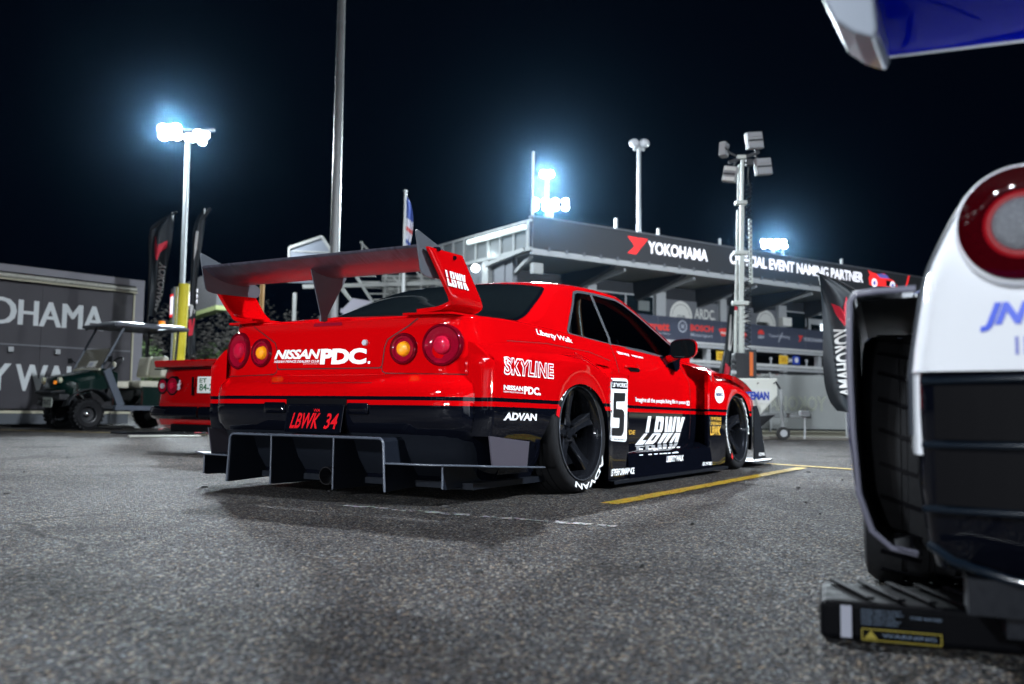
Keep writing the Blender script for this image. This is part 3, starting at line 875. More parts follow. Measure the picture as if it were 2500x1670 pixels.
# ---------------------------------------------------------------- grandstand seen through the wing
gsd = empty('grandstand', 'open pale steel grandstand and stair seen through the rear wing', 'grandstand', (0, 0, 0))
Yg = 46.0
stand_steel = noisy(mat('stand_steel', (.26, .27, .26), .5), 12, .2)
def gb(a, b, w, name='strut', m=stand_steel, dy=0., dy2=None):
    A = Vector(a) + Vector((0, dy, 0)); B_ = Vector(b) + Vector((0, dy if dy2 is None else dy2, 0))
    return MB().beam(A, B_, w * .62, w * .62).build(name, m, gsd)
A_ = (-11.336, 46.000, 8.484); B_ = (-9.694, 46.000, 9.072); C_ = (-8.830, 46.000, 7.785); D_ = (-11.280, 46.000, 6.710); E_ = (-8.345, 46.000, 8.252); F_ = (-5.619, 46.000, 4.916)
gb(A_, B_, .22); gb(B_, C_, .22); gb(A_, D_, .16)
gb((-11.144, 46.000, 8.319), (-8.345, 46.000, 8.252), .10); gb((-11.127, 46.000, 7.755), (-7.296, 46.000, 7.701), .08)
for k in range(19):
    u = k / 18
    zt = A_[2] + (B_[2] - A_[2]) * min(1, u * 1.5) if u < .667 else B_[2] + (C_[2] - B_[2]) * (u - .667) / .333
    x = A_[0] + (C_[0] - A_[0]) * u
    gb((x, 46.1, D_[2]), (x, 46.1, zt), .035, 'picket')
blkp = MB().add([A_, B_, C_, (C_[0], 46.2, D_[2]), D_], [(0, 1, 2, 3, 4)]); blkp.build('mesh_screen', noisy(mat('stand_mesh', (.13, .15, .18), .7), 60, .4), gsd)
plat = [(-11.395, 46.000, 6.396), (-3.342, 46.000, 6.607)]
# stringers, treads and back rows
for (a, b, w) in (((-8.925, 46.000, 6.741), (-5.533, 46.000, 2.854), .2), ((-7.943, 46.000, 7.129), (-6.187, 46.000, 4.495), .22), ((-8.977, 46.000, 7.115), (-7.216, 46.000, 4.481), .16), ((-6.039, 46.000, 7.071), (-4.982, 46.000, 5.961), .14), ((-4.909, 46.000, 7.420), (-4.272, 46.000, 6.594), .16), ((-7.739, 46.000, 8.846), (-7.207, 46.000, 8.309), .14), ((-7.656, 46.000, 8.847), (-7.642, 46.000, 8.303), .10), ((-4.276, 46.000, 6.803), (-3.239, 46.000, 6.608), .2)):
    gb(a, b, w, 'stringer')
for u in (938, 972, 1026, 1064):
    p = ((u - 1250) / 2242 * 46, 46, 7.4); q = ((u - 1250) / 2242 * 46 - .1, 46, 5.2)
    gb(p, q, .13, 'post')
tread = noisy(mat('stand_tread', (.30, .31, .30), .6), 10)
for k in range(13):
    a = (-7.950 + .14 * k * 0 + k * .23, 46 + .2, 7.129 - k * .30); 
    gb(a, (a[0] + 1.0, 46.2, a[2]), .10, 'tread', tread)
seatm = noisy(mat('stand_bench', (.26, .27, .25), .6), 8, .3)
for k in range(9):
    z = 7.290 - .235 * k
    gb((-6.751 + .12 * k, 47.2 - .12 * k, z), (-2.929, 47.2 - .12 * k, z), .085, 'bench', seatm)
MB().add([(-6.648, 47.6, 4.3), (-2.929, 47.6, 4.3), (-2.929, 47.6, 7.416), (-6.854, 47.6, 7.416)], [(0, 1, 2, 3)]).build('back_panel', noisy(mat('stand_back', (.10, .105, .10), .7), 5), gsd)
gb((-10.572, 46.000, 6.511), (-2.933, 46.000, 6.820), .3, 'deck_beam'); gb((-8.639, 46.000, 5.332), (-5.992, 46.000, 5.015), .34, 'deck_beam', mat('stand_grey', (.35, .34, .40), .6))
MB().add([(-8.522, 45.800, 4.652), (-6.164, 45.800, 4.683), (-7.115, 45.800, 5.805), (-8.002, 45.800, 5.938), (-8.482, 45.800, 5.436)], [(0, 1, 2, 3, 4)]).build('tarpaulin', mat('stand_grey'), gsd)
for u in (715, 1105): 
    x = (u - 1250) / 2242 * 46
    gb((x, 46, 0), (x, 46, 6.2), .25, 'leg')
# light tower lattice white panel behind the wing end
# ---------------------------------------------------------------- electronic sign bridge, left
sb = empty('sign_bridge', 'grey overhead sign beam with white lettering, half hidden behind the left wing end', 'sign', ((-19.658, 54.000, 5.037)[0], 54.0, 0), math.atan2(-4.0, 2.6))
ZB = 5.55
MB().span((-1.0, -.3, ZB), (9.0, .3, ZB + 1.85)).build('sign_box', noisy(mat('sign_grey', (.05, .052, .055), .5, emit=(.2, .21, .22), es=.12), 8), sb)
MB().span((-1.0, -.33, ZB - .22), (9.0, .3, ZB - .003)).build('sign_edge', mat('sign_edge', (.20, .24, .10), .6), sb)
def stext(s, a, b, z0, z1, m=led_white): ftext('sign_lettering', s, a, b, z0, z1, m, -.31, sb, bold=.05)
stext('PHO MORE', .9, 5.2, ZB + .45, ZB + 1.25)
MB().span((-.95, -.34, ZB + .15), (.5, -.305, ZB + 1.5)).build('sign_frame', led_red, sb)
MB().span((-.8, -.36, ZB + .3), (.35, -.345, ZB + 1.35)).build('sign_panel', led_white, sb)
for x in (-.6,): MB().span((x - .15, -.1, 0), (x + .15, .2, ZB)).build('leg', galv, sb)

# dark scrub bank on the left
def leaf_mass(name, label, cat, x0, x1, y0, y1, h, n, m, seed, s0=.25, kind='stuff', z0=0):
    rnd = random.Random(seed); mb = MB()
    for k in range(n):
        x = rnd.uniform(x0, x1); y = rnd.uniform(y0, y1)
        hh = h(x) * (.55 + .45 * math.sin(x * 1.3 + seed) * math.sin(y * .9))
        z = z0 + hh * rnd.random() ** .6
        s = s0 * rnd.uniform(.5, 1.4)
        R = Matrix.Rotation(rnd.uniform(0, 6.3), 3, 'Z') @ Matrix.Rotation(rnd.uniform(-1.2, 1.2), 3, 'X')
        P = [R @ Vector(q) for q in ((-s, 0, 0), (0, -s * .35, .02), (s, 0, 0), (0, s * .35, .05))]
        mb.add([(x + p.x, y + p.y, z + p.z) for p in P], [(0, 1, 2, 3)])
    o = mb.build(name, m); tag(o, label, cat, kind=kind); return o
leafm = noisy(mat('scrub_leaf', (.05, .09, .025), .7), 3, .5)
drym = noisy(mat('bare_scrub', (.045, .043, .038), .8), 3, .5)
hill = MB(); rows = []
for j in range(6):
    rows.append([(-42 + 3 * i, 58 + 5 * j, max(0, (1.8 + 1.1 * sin(i * .9) + 4.2 * math.exp(-((i - 9.3) / 3.2) ** 2)) * (j / 5) ** .7 * (1 if i < 14 else .1))) for i in range(17)])
tag(hill.grid(rows).build('hill', noisy(mat('dark_soil', (.03, .03, .022), .9), 2, .4), smooth=60), kind='structure')
leaf_mass('scrub', 'dark bare scrub on the bank behind the sign beam', 'shrubs', -25, -12, 56, 66, lambda x: 8.4 - abs(x + 18) * .35, 17000, drym, 5, .15)
leaf_mass('low_scrub', 'low green scrub along the foot of the bank at the left', 'shrubs', -22, -12.5, 50, 55, lambda x: 4.2, 9000, leafm, 9, .13)
wp = empty('timber_post', 'thin yellowish timber post beside the left wing upright', 'post', (-11.036, 40.0, 0))
MB().cyl((0, 0, 0), (.06, 0, 5.838), .10, .09, 12).build('post', noisy(mat('timber', (.36, .20, .07), .7), 9, .3), wp, smooth=40)

# ---------------------------------------------------------------- show trailer, left
tr = empty('display_trailer', 'long dark grey display trailer with big white lettering at the left edge', 'trailer', (-9.934, 17.9, 0), math.atan2(.7663, .6425))
wallm = noisy(mat('trailer_wall', (.045, .043, .052), .45), 2.5, .18, .1, .04)
for k, (x0, x1) in enumerate(((-9.0, -3.6), (-3.595, .695), (.70, 2.63))):
    for z0, z1 in ((.34, 1.60), (1.61, 2.86)):
        MB().span((x0, 0, z0), (x1, .06, z1)).build('wall_panel', wallm, tr)
MB().span((-9, .07, .30), (2.75, 2.45, 3.02)).build('box_body', darkp, tr)
MB().span((2.64, -.02, .30), (2.84, 2.47, 3.14)).build('corner_frame', mat('trailer_frame', (.22, .22, .25), .5), tr)
MB().span((2.60, -.03, .34), (2.635, .03, 2.86)).build('corner_strip', mat('cream_trim', (.50, .48, .36), .5), tr)
MB().span((-9, -.03, 3.025), (2.84, 2.45, 3.17)).build('roof_edge', mat('trailer_roof', (.20, .20, .23), .45), tr)
MB().cyl((-9, -.07, 2.94), (2.62, -.07, 2.94), .055, n=14).build('awning_tube', noisy(mat('awning_metal', (.45, .45, .40), .35, .4), 30, .25), tr, smooth=40)
MB().span((-9, -.12, 2.86), (2.64, -.02, 2.885)).build('awning_rail', mat('cream_trim'), tr)
MB().span((-9, -.02, .25), (2.64, .02, .30)).build('skirt_trim', mat('cream_trim'), tr)
MB().span((-9, .0, .12), (-1.6, .05, .245)).build('skirt', midgrey, tr)
MB().span((-1.2, .0, .04), (2.6, .05, .245)).build('skirt', mat('skirt_grey', (.075, .085, .10), .5), tr)
MB().span((-9, .3, .02), (2.6, 2.2, .24)).build('underbody', black, tr)
tl = mat('trailer_letter', (.62, .66, .68), .5)
for dx_, dy_ in ((-.018, -.004), (0, -.007), (.018, -.010)):
    for s_, a_, b_, c_, e_ in (('YOKO', -1.95, .20, 1.99, 2.52), ('HAMA', .26, 1.96, 2.00, 2.50), ('LIBERTY', -2.35, .15, .69, 1.22), ('WALK', .27, 1.86, .69, 1.22)):
        ftext('lettering', s_, a_ + dx_, b_ + dx_, c_, e_, tl, dy_, tr, 0.)
for x in (-3.2, .12, 1.02):
    MB().box((x, -.05, 1.50), (.10, .07, .10)).build('latch', lightgrey, tr, bevel=.01)
MB().span((-9, -.012, 1.585), (2.6, -.002, 1.615)).build('joint_trim', midgrey, tr)

# ---------------------------------------------------------------- feather flags
flagm = noisy(mat('flag_black', (.020, .026, .032), .6), 4, .35, .15)
flagr = mat('flag_mark_red', (.60, .012, .035), .6); flagw = mat('flag_letter', (.62, .63, .62), .6)
def feather(name, label, base, edge_l, edge_r, Y, wave=.10, n=14, pole_top=None):
    """edge lists: matching (x, z) points from top to bottom"""
    e_ = empty(name, label, 'flag', base)
    L = resample(edge_l, n); R = resample(edge_r, n)
    def S_(u, v):
        t = v * (n - 1); i = min(n - 2, int(t)); f_ = t - i
        a = Vector(L[i]).lerp(Vector(L[i + 1]), f_); b = Vector(R[i]).lerp(Vector(R[i + 1]), f_)
        p = a.lerp(b, u)
        dy = wave * (sin(u * 7 + v * 3) * .5 + sin(u * 13 - v * 5) * .25)
        return (p.x - base[0], Y - base[1] + dy, p.y - base[2])
    MB().grid([[S_(k / 16, j / 28) for k in range(17)] for j in range(29)]).build('flag_cloth', flagm, e_, smooth=60)
    return e_, S_
def on_flag(e_, S_, g, fn, m, name='flag_print', off=-.03):
    MB().add([(lambda p: (p[0], p[1] + off, p[2]))(S_(*fn(u, v))) for u, v in g[0]], g[1]).build(name, m, e_)
Yf = 15.2
el = [(-6.963, 4.376), (-7.257, 4.202), (-7.426, 4.048), (-7.435, 3.677), (-7.399, 2.837), (-7.365, 2.237)]
er = [(-6.954, 4.367), (-6.949, 4.021), (-6.981, 3.598), (-7.057, 3.010), (-7.085, 2.674), (-7.216, 2.239)]
f1, S1 = feather('feather_flag', 'black feather flag with a red mark, standing behind the golf cart roof', (-7.355, 18.5, 0), el, er, 18.5, .12)
MB().tube([(-.02, 0, 0), (-.02, 0, 2.4), (-.02, 0, 4.014), (.25, 0, 4.229), (.48, 0, 4.384)], .022, 8).build('flag_pole', black, f1, smooth=40)
def chevron(e_, S_, u0, u1, v0, v1):
    def g_(pts): return ([(a, b) for a, b in pts], [tuple(range(len(pts)))])
    f_ = lambda a, b: (u0 + (u1 - u0) * a, v0 + (v1 - v0) * b)
    on_flag(e_, S_, g_([(0, 0), (.35, .28), (.5, .55), (.5, .9), (.42, 1.0), (.12, .5)]), f_, flagr)
    on_flag(e_, S_, g_([(.5, .33), (1.0, 0), (1.0, .3), (.62, .62), (.5, 1.0), (.45, .9)]), f_, flagr)
chevron(f1, S1, .28, .85, .28, .50)
gl_ = glyphs('YOKOHAMA', .03)
on_flag(f1, S1, gl_, lambda u, v: (.92 - .28 * v, .50 + u * .46), flagw)
el = [(-5.973, 4.251), (-6.086, 4.097), (-6.168, 3.968), (-6.190, 3.513), (-6.201, 2.402), (-6.208, 1.380)]
er = [(-5.965, 4.243), (-5.968, 3.915), (-6.018, 3.356), (-6.064, 2.720), (-6.061, 2.010), (-6.031, 1.461)]
f2, S2 = feather('feather_flag', 'narrow black feather flag turned edge on, right beside the yellow padded pole', (-6.191, 17.5, 0), el, er, 17.5, .08)
MB().tube([(0, 0, 0), (.04, 0, 1.4), (.10, 0, 3.513), (.14, 0, 3.952), (.34, 0, 4.251)], .03, 8).build('flag_pole', black, f2, smooth=40)
on_flag(f2, S2, ([(0, 0), (1, 0), (1, .6), (.6, 1), (.2, .55)], [(0, 1, 2, 3, 4)]), lambda a, b: (.35 + .3 * a, .17 + .20 * b), flagw)
on_flag(f2, S2, ([(0, 0), (.6, .1), (1, .5), (.9, .7), (.2, .9)], [(0, 1, 2, 3, 4)]), lambda a, b: (.25 + .6 * a, .66 + .10 * b), flagw)
on_flag(f2, S2, ([(0, 0), (1, 0), (.7, 1), (.1, 1)], [(0, 1, 2, 3)]), lambda a, b: (.25 + .6 * a, .765 + .11 * b), flagr)
yp = empty('padded_pole', 'bright yellow padded bollard pole behind the golf cart', 'bollard', (-7.617, 21.0, 0))
MB().cyl((-.02, 0, 0), (.06, 0, 3.239), .105, .115, 16).build('padding', mat('pad_yellow', (.95, .80, .04), .45), yp, smooth=40)
MB().cyl((-.20, .1, 0), (-.17, .1, 3.171), .05, n=10).build('inner_pole', galv, yp, smooth=40)
# right hand flag
el = [(4.036, 2.285), (4.060, 2.003), (4.082, 1.570), (4.087, 1.140), (4.104, 0.792), (4.177, 0.579), (4.261, 0.485)]
er = [(4.042, 2.280), (4.305, 2.180), (4.540, 2.020), (4.611, 1.739), (4.648, 1.362), (4.662, 0.879), (4.644, 0.410)]
el = resample(el, 14); er = resample(er, 14)
f3, S3 = feather('feather_flag', 'dark blowing feather flag with vertical white lettering, beside the white car', (4.614, 12.0, 0), el, er, 12.0, .10)
MB().tube([(.04, 0, 0), (.04, 0, 1.0), (.02, 0, 1.6), (-.12, 0, 2.08), (-.35, 0, 2.2), (-.62, 0, 2.291)], .016, 8).build('flag_pole', black, f3, smooth=40)
chevron(f3, S3, .28, .72, .24, .42)
on_flag(f3, S3, gl_, lambda u, v: (.66 - .42 * v, .42 + u * .46), flagw)
# black, white and red flag behind the light tower
el = [(4.654, 3.065), (4.525, 2.806), (4.463, 2.291), (4.418, 1.778), (4.315, 1.352), (4.263, 1.139)]
er = [(4.680, 3.057), (4.686, 2.550), (4.675, 2.208), (4.614, 1.781), (4.544, 1.355), (4.500, 0.931)]
f4, S4 = feather('feather_flag', 'dark feather flag with white and red print, just left of the light tower', (4.582, 19.0, 0), el, er, 19.0, .08)
MB().tube([(.02, 0, 0), (.05, 0, 2.0), (.06, 0, 3.065)], .02, 8).build('flag_pole', black, f4, smooth=40)
on_flag(f4, S4, ([(0, 0), (.9, .0), (.8, .35), (1, .6), (.8, 1), (.1, 1), (.0, .5)], [tuple(range(7))]), lambda a, b: (.25 + .45 * a, .30 + .36 * b), flagw)
on_flag(f4, S4, ([(0, 0), (1, 0), (.8, 1), (.2, 1)], [(0, 1, 2, 3)]), lambda a, b: (.55 + .4 * a, .20 + .12 * b), flagr)
on_flag(f4, S4, ([(0, 0), (1, 0), (.8, 1), (.2, 1)], [(0, 1, 2, 3)]), lambda a, b: (.3 + .6 * a, .80 + .18 * b), flagr)

# ---------------------------------------------------------------- fence with banner, right
fe = empty('mesh_fence', 'chain link fence with a pale see-through banner behind the light tower trailer', 'fence', (0, 21.0, 0))
fx0, fx1 = 3.2, 16.0
ZT = 1.36
MB().span((fx0, .03, .10), (fx1, .045, ZT - .04)).build('banner', noisy(mat('fence_banner', (.62, .65, .65), .7), 1.3, .28, .1, .1), fe)
wire = mat('fence_wire', (.30, .33, .34), .5)
w = MB(); k = fx0 - 1.4
while k < fx1:
    for sgn in (1, -1):
        a = (k if sgn > 0 else k + (ZT - .08)); b = a + sgn * (ZT - .08)
        a_, b_ = max(fx0, min(fx1, a)), max(fx0, min(fx1, b))
        if abs(a_ - b_) > .01:
            za = .08 + (a_ - a) * sgn; zb = .08 + (b_ - a) * sgn
            w.beam((a_, -.005 * sgn, za), (b_, -.005 * sgn, zb), .006, .006, (0, 1, 0))
    k += .075
tag(w.build('chain_mesh', wire, fe), kind='stuff')
for x in (3.3, 5.9, 8.5, 11.1, 13.7): MB().cyl((x, 0, 0), (x, 0, ZT + .02), .028, n=10).build('fence_post', galv, fe, smooth=40)
for z in (.08, ZT): MB().cyl((fx0, 0, z), (fx1, 0, z), .02, n=8).build('fence_rail', mat('rail_dark', (.03, .035, .04), .5), fe, smooth=40)
g_ = glyphs('YOKOHAMA', .045)
bx0 = 5.439; bx1 = 7.206
MB().add([(bx1 - (bx1 - bx0) * u, .02, 0.500 + (0.854 - 0.500) * v) for u, v in g_[0]], g_[1]).build('banner_lettering', mat('fence_letter', (.80, .84, .74), .6), fe)

# ---------------------------------------------------------------- mobile light tower on its trailer
mt_ = (4.03, 16.2)
lt = empty('light_tower', 'mobile light tower with four unlit square lamps on a white trailer', 'light tower', (mt_[0], mt_[1], 0))
k_ = 16.2 / 2242
def lp(u, w_, dy=0.): 
    z = .4362 + (1001.7 + (u - 1250) * .0132 - w_) * k_
    return ((u - 1250) * k_ - mt_[0], dy, z)
mastm = noisy(mat('mast_white', (.58, .62, .58), .45), 20, .12)
for (u0, w0, u1, w1, r) in ((1811, 862, 1813, 740, .060), (1811, 740, 1814, 615, .052), (1813, 615, 1815, 490, .044), (1814, 490, 1816, 375, .034)):
    a = lp(u0, w0); b = lp(u1, w1)
    MB().beam(a, b, r * 1.5, r * 1.5).build('mast_section', mastm, lt, bevel=.006)
    MB().beam((a[0] - r * 1.5, .05, a[2]), (b[0] - r * 1.4, .05, b[2] - .12), r * .9, r * .9).build('mast_section', mastm, lt, bevel=.006)
    MB().box((b[0] - r * .5, 0, b[2]), (r * 4.6, r * 3, .07)).build('collar', mastm, lt, bevel=.01)
for k in range(11):
    c = lp(1818, 745 + 11 * k); MB().box((c[0], -.075, c[2]), (.035, .02, .014)).build('mast_hole', darkp, lt)
hx = []
for k in range(460):
    t = k / 459; c0 = lp(1832, 440); c1 = lp(1826, 900)
    a = k * .55
    hx.append((c0[0] + (c1[0] - c0[0]) * t + .045 * cos(a), .045 * sin(a) - .02, c0[2] + (c1[2] - c0[2]) * t))
MB().tube(hx, .009, 4).build('coiled_cable', black, lt, smooth=60)
MB().tube([lp(1822, 385), lp(1832, 400), lp(1830, 425), lp(1832, 441)], .012, 6).build('cable', black, lt)
a = lp(1782, 388); b = lp(1858, 362); MB().beam(a, b, .06, .05).build('lamp_bar', darkp, lt)
MB().beam(lp(1838, 528, .1), lp(1840, 690, .1), .05, .05).build('guide_tube', mastm, lt)
frame_ = mat('lamp_fin', (.30, .31, .33), .45)
for (u, w_, ww, hh, rot, yaw, lf) in ((1846, 333, .30, .30, .14, .25, 0), (1867, 399, .30, .30, .14, .25, 0), (1770, 356, .15, .26, -.17, .9, 0), (1786, 418, .24, .28, -.2, -.5, 1)):
    c = lp(u, w_)
    R = Matrix.Rotation(yaw, 3, 'Z') @ Matrix.Rotation(-rot, 3, 'Y')
    bx = MB().box(c, (ww, .12, hh), R); o_ = bx.build('lamp_head', mat('lamp_grey', (.30, .30, .31), .4), lt, bevel=.01)
    for q in (-1, 0, 1):
        cc = Vector(c) + R @ Vector((0, -.065, q * hh * .33))
        MB().box(cc, (ww * .9, .015, hh * (.24 if q else .10)), R).build('lamp_rib' if not lf else 'lamp_lens', (frame_ if q else darkp) if not lf else (board_white if q else darkp), o_)
    MB().beam(c, lp(1806 if u < 1800 else 1850, 374), .03, .03).build('lamp_arm', darkp, lt)
c = lp(1833, 388); MB().box(c, (.12, .1, .12)).build('junction_box', darkp, lt, bevel=.01)
# base
a = lp(1811, 862); MB().box((a[0] - .02, .02, 1.22), (.24, .26, .55)).build('mast_base', darkp, lt, bevel=.02)
MB().box((a[0] + .16, 0, 1.25), (.17, .2, .62)).build('control_panel', mat('panel_black', (.03, .035, .04), .5), lt, bevel=.01)
MB().box((a[0] + .15, -.105, 1.30), (.06, .012, .42)).build('warning_label', mat('label_orange', (.75, .16, .03), .5), lt)
for k in range(4): MB().cyl((a[0] - .2, -.1, 1.05 + .1 * k), (a[0] - .12, -.1, 1.05 + .1 * k), .035, n=10).build('winch_part', lightgrey if k == 1 else darkp, lt)
hood_ = [(3.548, 1.035), (4.603, 1.048), (4.601, 0.745), (4.310, 0.418), (3.546, 0.408)]
MB().prism([(x - mt_[0], z) for x, z in hood_], 1.2, lambda u, v, w: (u, .3 + w, v)).build('engine_housing', noisy(mat('housing_white', (.70, .72, .66), .4), 5, .08), lt, bevel=.02)
la, lb_ = (4.138, 0.610), (4.472, 0.866)
MB().span((la[0] - mt_[0] - .2, -.312, la[1]), (lb_[0] - mt_[0], -.303, lb_[1])).build('maker_label', board_white, lt)
ftext('maker_lettering', 'LITEMAN', la[0] - mt_[0] - .17, lb_[0] - mt_[0] - .02, la[1] + .06, lb_[1] - .05, bluep, -.318, lt, .05)
for u, w_ in ((1840, 937), (1879, 937)): q = lp(u, w_); MB().box((q[0], -.31, q[2]), (.02, .02, .02)).build('rivet', darkp, lt)
MB().beam((0, -.1, .42), (1.15, -.3, .40), .10, .08).build('drawbar', galv, lt, bevel=.01)
MB().prism([(-.6, .30), (.55, .42), (.2, .12), (-.6, .10)], .9, lambda u, v, w: (u, .2 + w, v)).build('chassis', darkp, lt)
jx = 4.571 - mt_[0]; jy = 15.485 - mt_[1]
MB().cyl((jx, jy - .04, .11), (jx, jy + .04, .11), .11, n=20).build('jockey_wheel', mat('jockey_rubber', (.02, .02, .02), .7), lt, smooth=30)
MB().cyl((jx, jy - .045, .11), (jx, jy + .045, .11), .06, n=16).build('wheel_rim', lightgrey, lt, smooth=30)
MB().cyl((jx, jy, .14), (jx - .04, jy, .85), .028, n=12).build('jockey_post', galv, lt, smooth=40)
MB().beam((jx - .04, jy, .84), (jx - .12, jy, .98), .02, .03).build('jockey_handle', black, lt)
MB().cyl((jx + .36, jy, .02), (jx + .37, jy, .42), .02, n=8).build('prop_stand', galv, lt)
MB().box((jx + .36, jy, .44), (.16, .12, .10)).build('coupling', lightgrey, lt, bevel=.02)
MB().cyl((.0, .3, .30), (.0, .62, .30), .30, n=24).build('trailer_tyre', mat('jockey_rubber'), lt, smooth=30)

# navy gazebo roof tip between the flag and the white car
gz = empty('gazebo', 'dark blue gazebo roof tip peeping out beside the white car', 'gazebo', (6.147, 14.0, 0))
apex = Vector((.75, .5, 2.569))
c4 = [Vector((x, y, 2.184)) for x, y in ((-.35, -.9), (1.9, -.9), (1.9, 1.9), (-.35, 1.9))]
MB().add(c4 + [apex], [(0, 1, 4), (1, 2, 4), (2, 3, 4), (3, 0, 4)]).build('canopy', mat('canopy_navy', (.012, .025, .11), .6), gz)
for c in c4: MB().cyl((c.x, c.y, 0), (c.x, c.y, c.z), .025, n=8).build('leg', galv, gz)

# ================================================================ red race coupe
def livery():
    m = mat('livery_paint', (.44, .0006, .0018), .4, 0, 1., coatr=.02)
    t, n, l, b = nodes(m)
    tc = n.new('ShaderNodeTexCoord'); sp = n.new('ShaderNodeSeparateXYZ')
    l.new(tc.outputs['Object'], sp.inputs[0])
    z = n.new('ShaderNodeMath'); z.operation = 'MULTIPLY_ADD'
    l.new(sp.outputs['X'], z.inputs[0]); z.inputs[1].default_value = .010
    l.new(sp.outputs['Z'], z.inputs[2])
    def lt(v):
        q = n.new('ShaderNodeMath'); q.operation = 'LESS_THAN'; q.inputs[1].default_value = v
        l.new(z.outputs[0], q.inputs[0]); return q
    a = lt(.4435); c = lt(.466); d = lt(.4845)
    s = n.new('ShaderNodeMath'); s.operation = 'SUBTRACT'
    l.new(d.outputs[0], s.inputs[0]); l.new(c.outputs[0], s.inputs[1])
    w = n.new('ShaderNodeMath'); w.operation = 'ADD'
    l.new(a.outputs[0], w.inputs[0]); l.new(s.outputs[0], w.inputs[1])
    mx = n.new('ShaderNodeMix'); mx.data_type = 'RGBA'
    mx.inputs[6].default_value = (.44, .0006, .0018, 1); mx.inputs[7].default_value = (.002, .0025, .005, 1)
    l.new(w.outputs[0], mx.inputs[0]); l.new(mx.outputs[2], b.inputs['Base Color'])
    return m
livery_m = livery()
zs = tab([(-1.1, .862), (-.9, .868), (-.5, .880), (0, .868), (.6, .845), (1.5, .815), (2.0, .80), (2.7, .745), (3.1, .69), (3.45, .60)])
ytab = tab([(.08, .80), (.2, .858), (.35, .872), (.5, .874), (.62, .872)])
def yside(x, z):
    z1 = zs(x)
    if z <= .62: y = ytab(z)
    else:
        t = (z - .62) / max(.01, z1 - .62)
        y = .872 - .072 * t ** 1.7
    if x > 2.7: y -= .035 * ((x - 2.7) / .6) ** 2
    if x < -.4: y -= .018 * ((-.4 - x) / .5) ** 2
    return y
xr_t = tab([(.08, -.88), (.28, -.96), (.325, -1.02), (.40, -1.045), (.50, -1.045), (.555, -1.03), (.58, -1.00), (.592, -.990), (.603, -.978), (.63, -.975), (.75, -.970), (.83, -.966), (.862, -.978), (.90, -.978)])
rear_keys = [(0, 0), (.002, .14), (.006, .28), (.011, .42), (.020, .54), (.036, .64), (.058, .72), (.085, .775), (.125, .815), (.18, .838), (.26, .853)]
front_keys = [(.55, .84), (.42, .82), (.30, .79), (.20, .73), (.12, .62), (.06, .45), (.02, .24), (0, 0)]
XF = 3.46
side_x = [-.66 + .085 * k for k in range(42)]          # to about 2.83
rowz = [.08, .20, .28, .325, .36, .40, .45, .50, .53, .555, .568, .58, .592, .603, .615, .63, .66]
body = MB()
rows = []
for r in range(len(rowz) + 8):
    row = []
    cols = []
    for k, (dx, ky) in enumerate(rear_keys): cols.append(('r', dx, ky))
    for x in side_x: cols.append(('s', x, 0))
    for dx, ky in front_keys: cols.append(('f', dx, ky))
    for kind, a, b in cols:
        xx = {'r': -.95 + a, 's': a, 'f': XF - a}[kind]
        top = zs(xx)
        if r < len(rowz): z = rowz[r]; ex = 0; ez = 0
        else:
            q = r - len(rowz)
            if q < 6: z = .66 + (top - .66) * (q + 1) / 6; ex = ez = 0
            else: z = top; ex = (.010, .032)[q - 6]; ez = (.008, .014)[q - 6]
        if z > top and r < len(rowz): z = top - .001 * (len(rowz) - r)
        if kind == 'r':
            x = xr_t(z) + a * (1.0); y = b / .853 * yside(-.66, z)
            x += ex * (1 - b / .86); y -= ex * (b / .853)
        elif kind == 's':
            x = a; y = yside(a, z) - ex
        else:
            x = XF - a - (.10 if z > .5 else 0) * (z - .5) / .1 * .35; y = b / .84 * yside(2.9, z) * 1.0
            y -= ex * b
        row.append((x, y, z + ez))
    rows.append(row)
NR = len(rear_keys)
# deck: fan towards the centre line
last = rows[-1]
crown = tab([(-1.0, .012), (-.7, .025), (-.3, .03), (1.5, .05), (2.2, .055), (3.0, .045), (3.5, .02)])
for s_ in (.08, .2, .4, .6, .8, 1.0):
    row = []
    for j, (x, y, z) in enumerate(last):
        if j <= NR: xc = -.93 + (.27) * (j / NR)
        else: xc = x
        xx = x + (xc - x) * s_; yy = y * (1 - s_)
        row.append((xx, yy, z + crown(xx) * (1 - (1 - s_) ** 2)))
    rows.append(row)
# leave out faces inside the wheel openings (covered by the arch flares)
def inarch(p):
    return p[2] < .63 and ((p[0] - 0) ** 2 + (p[2] - .32) ** 2 < .36 ** 2 or (p[0] - 2.665) ** 2 + (p[2] - .32) ** 2 < .36 ** 2) and abs(p[1]) > .6
Cn = len(rows[0])
P = [p for r in rows for p in r]; F = []
for i in range(len(rows) - 1):
    for j in range(Cn - 1):
        q = (i * Cn + j, i * Cn + j + 1, (i + 1) * Cn + j + 1, (i + 1) * Cn + j)
        c = [sum(P[k][a] for k in q) / 4 for a in range(3)]
        if not inarch(c): F.append(q)
body.add(P, F).mirror_y()

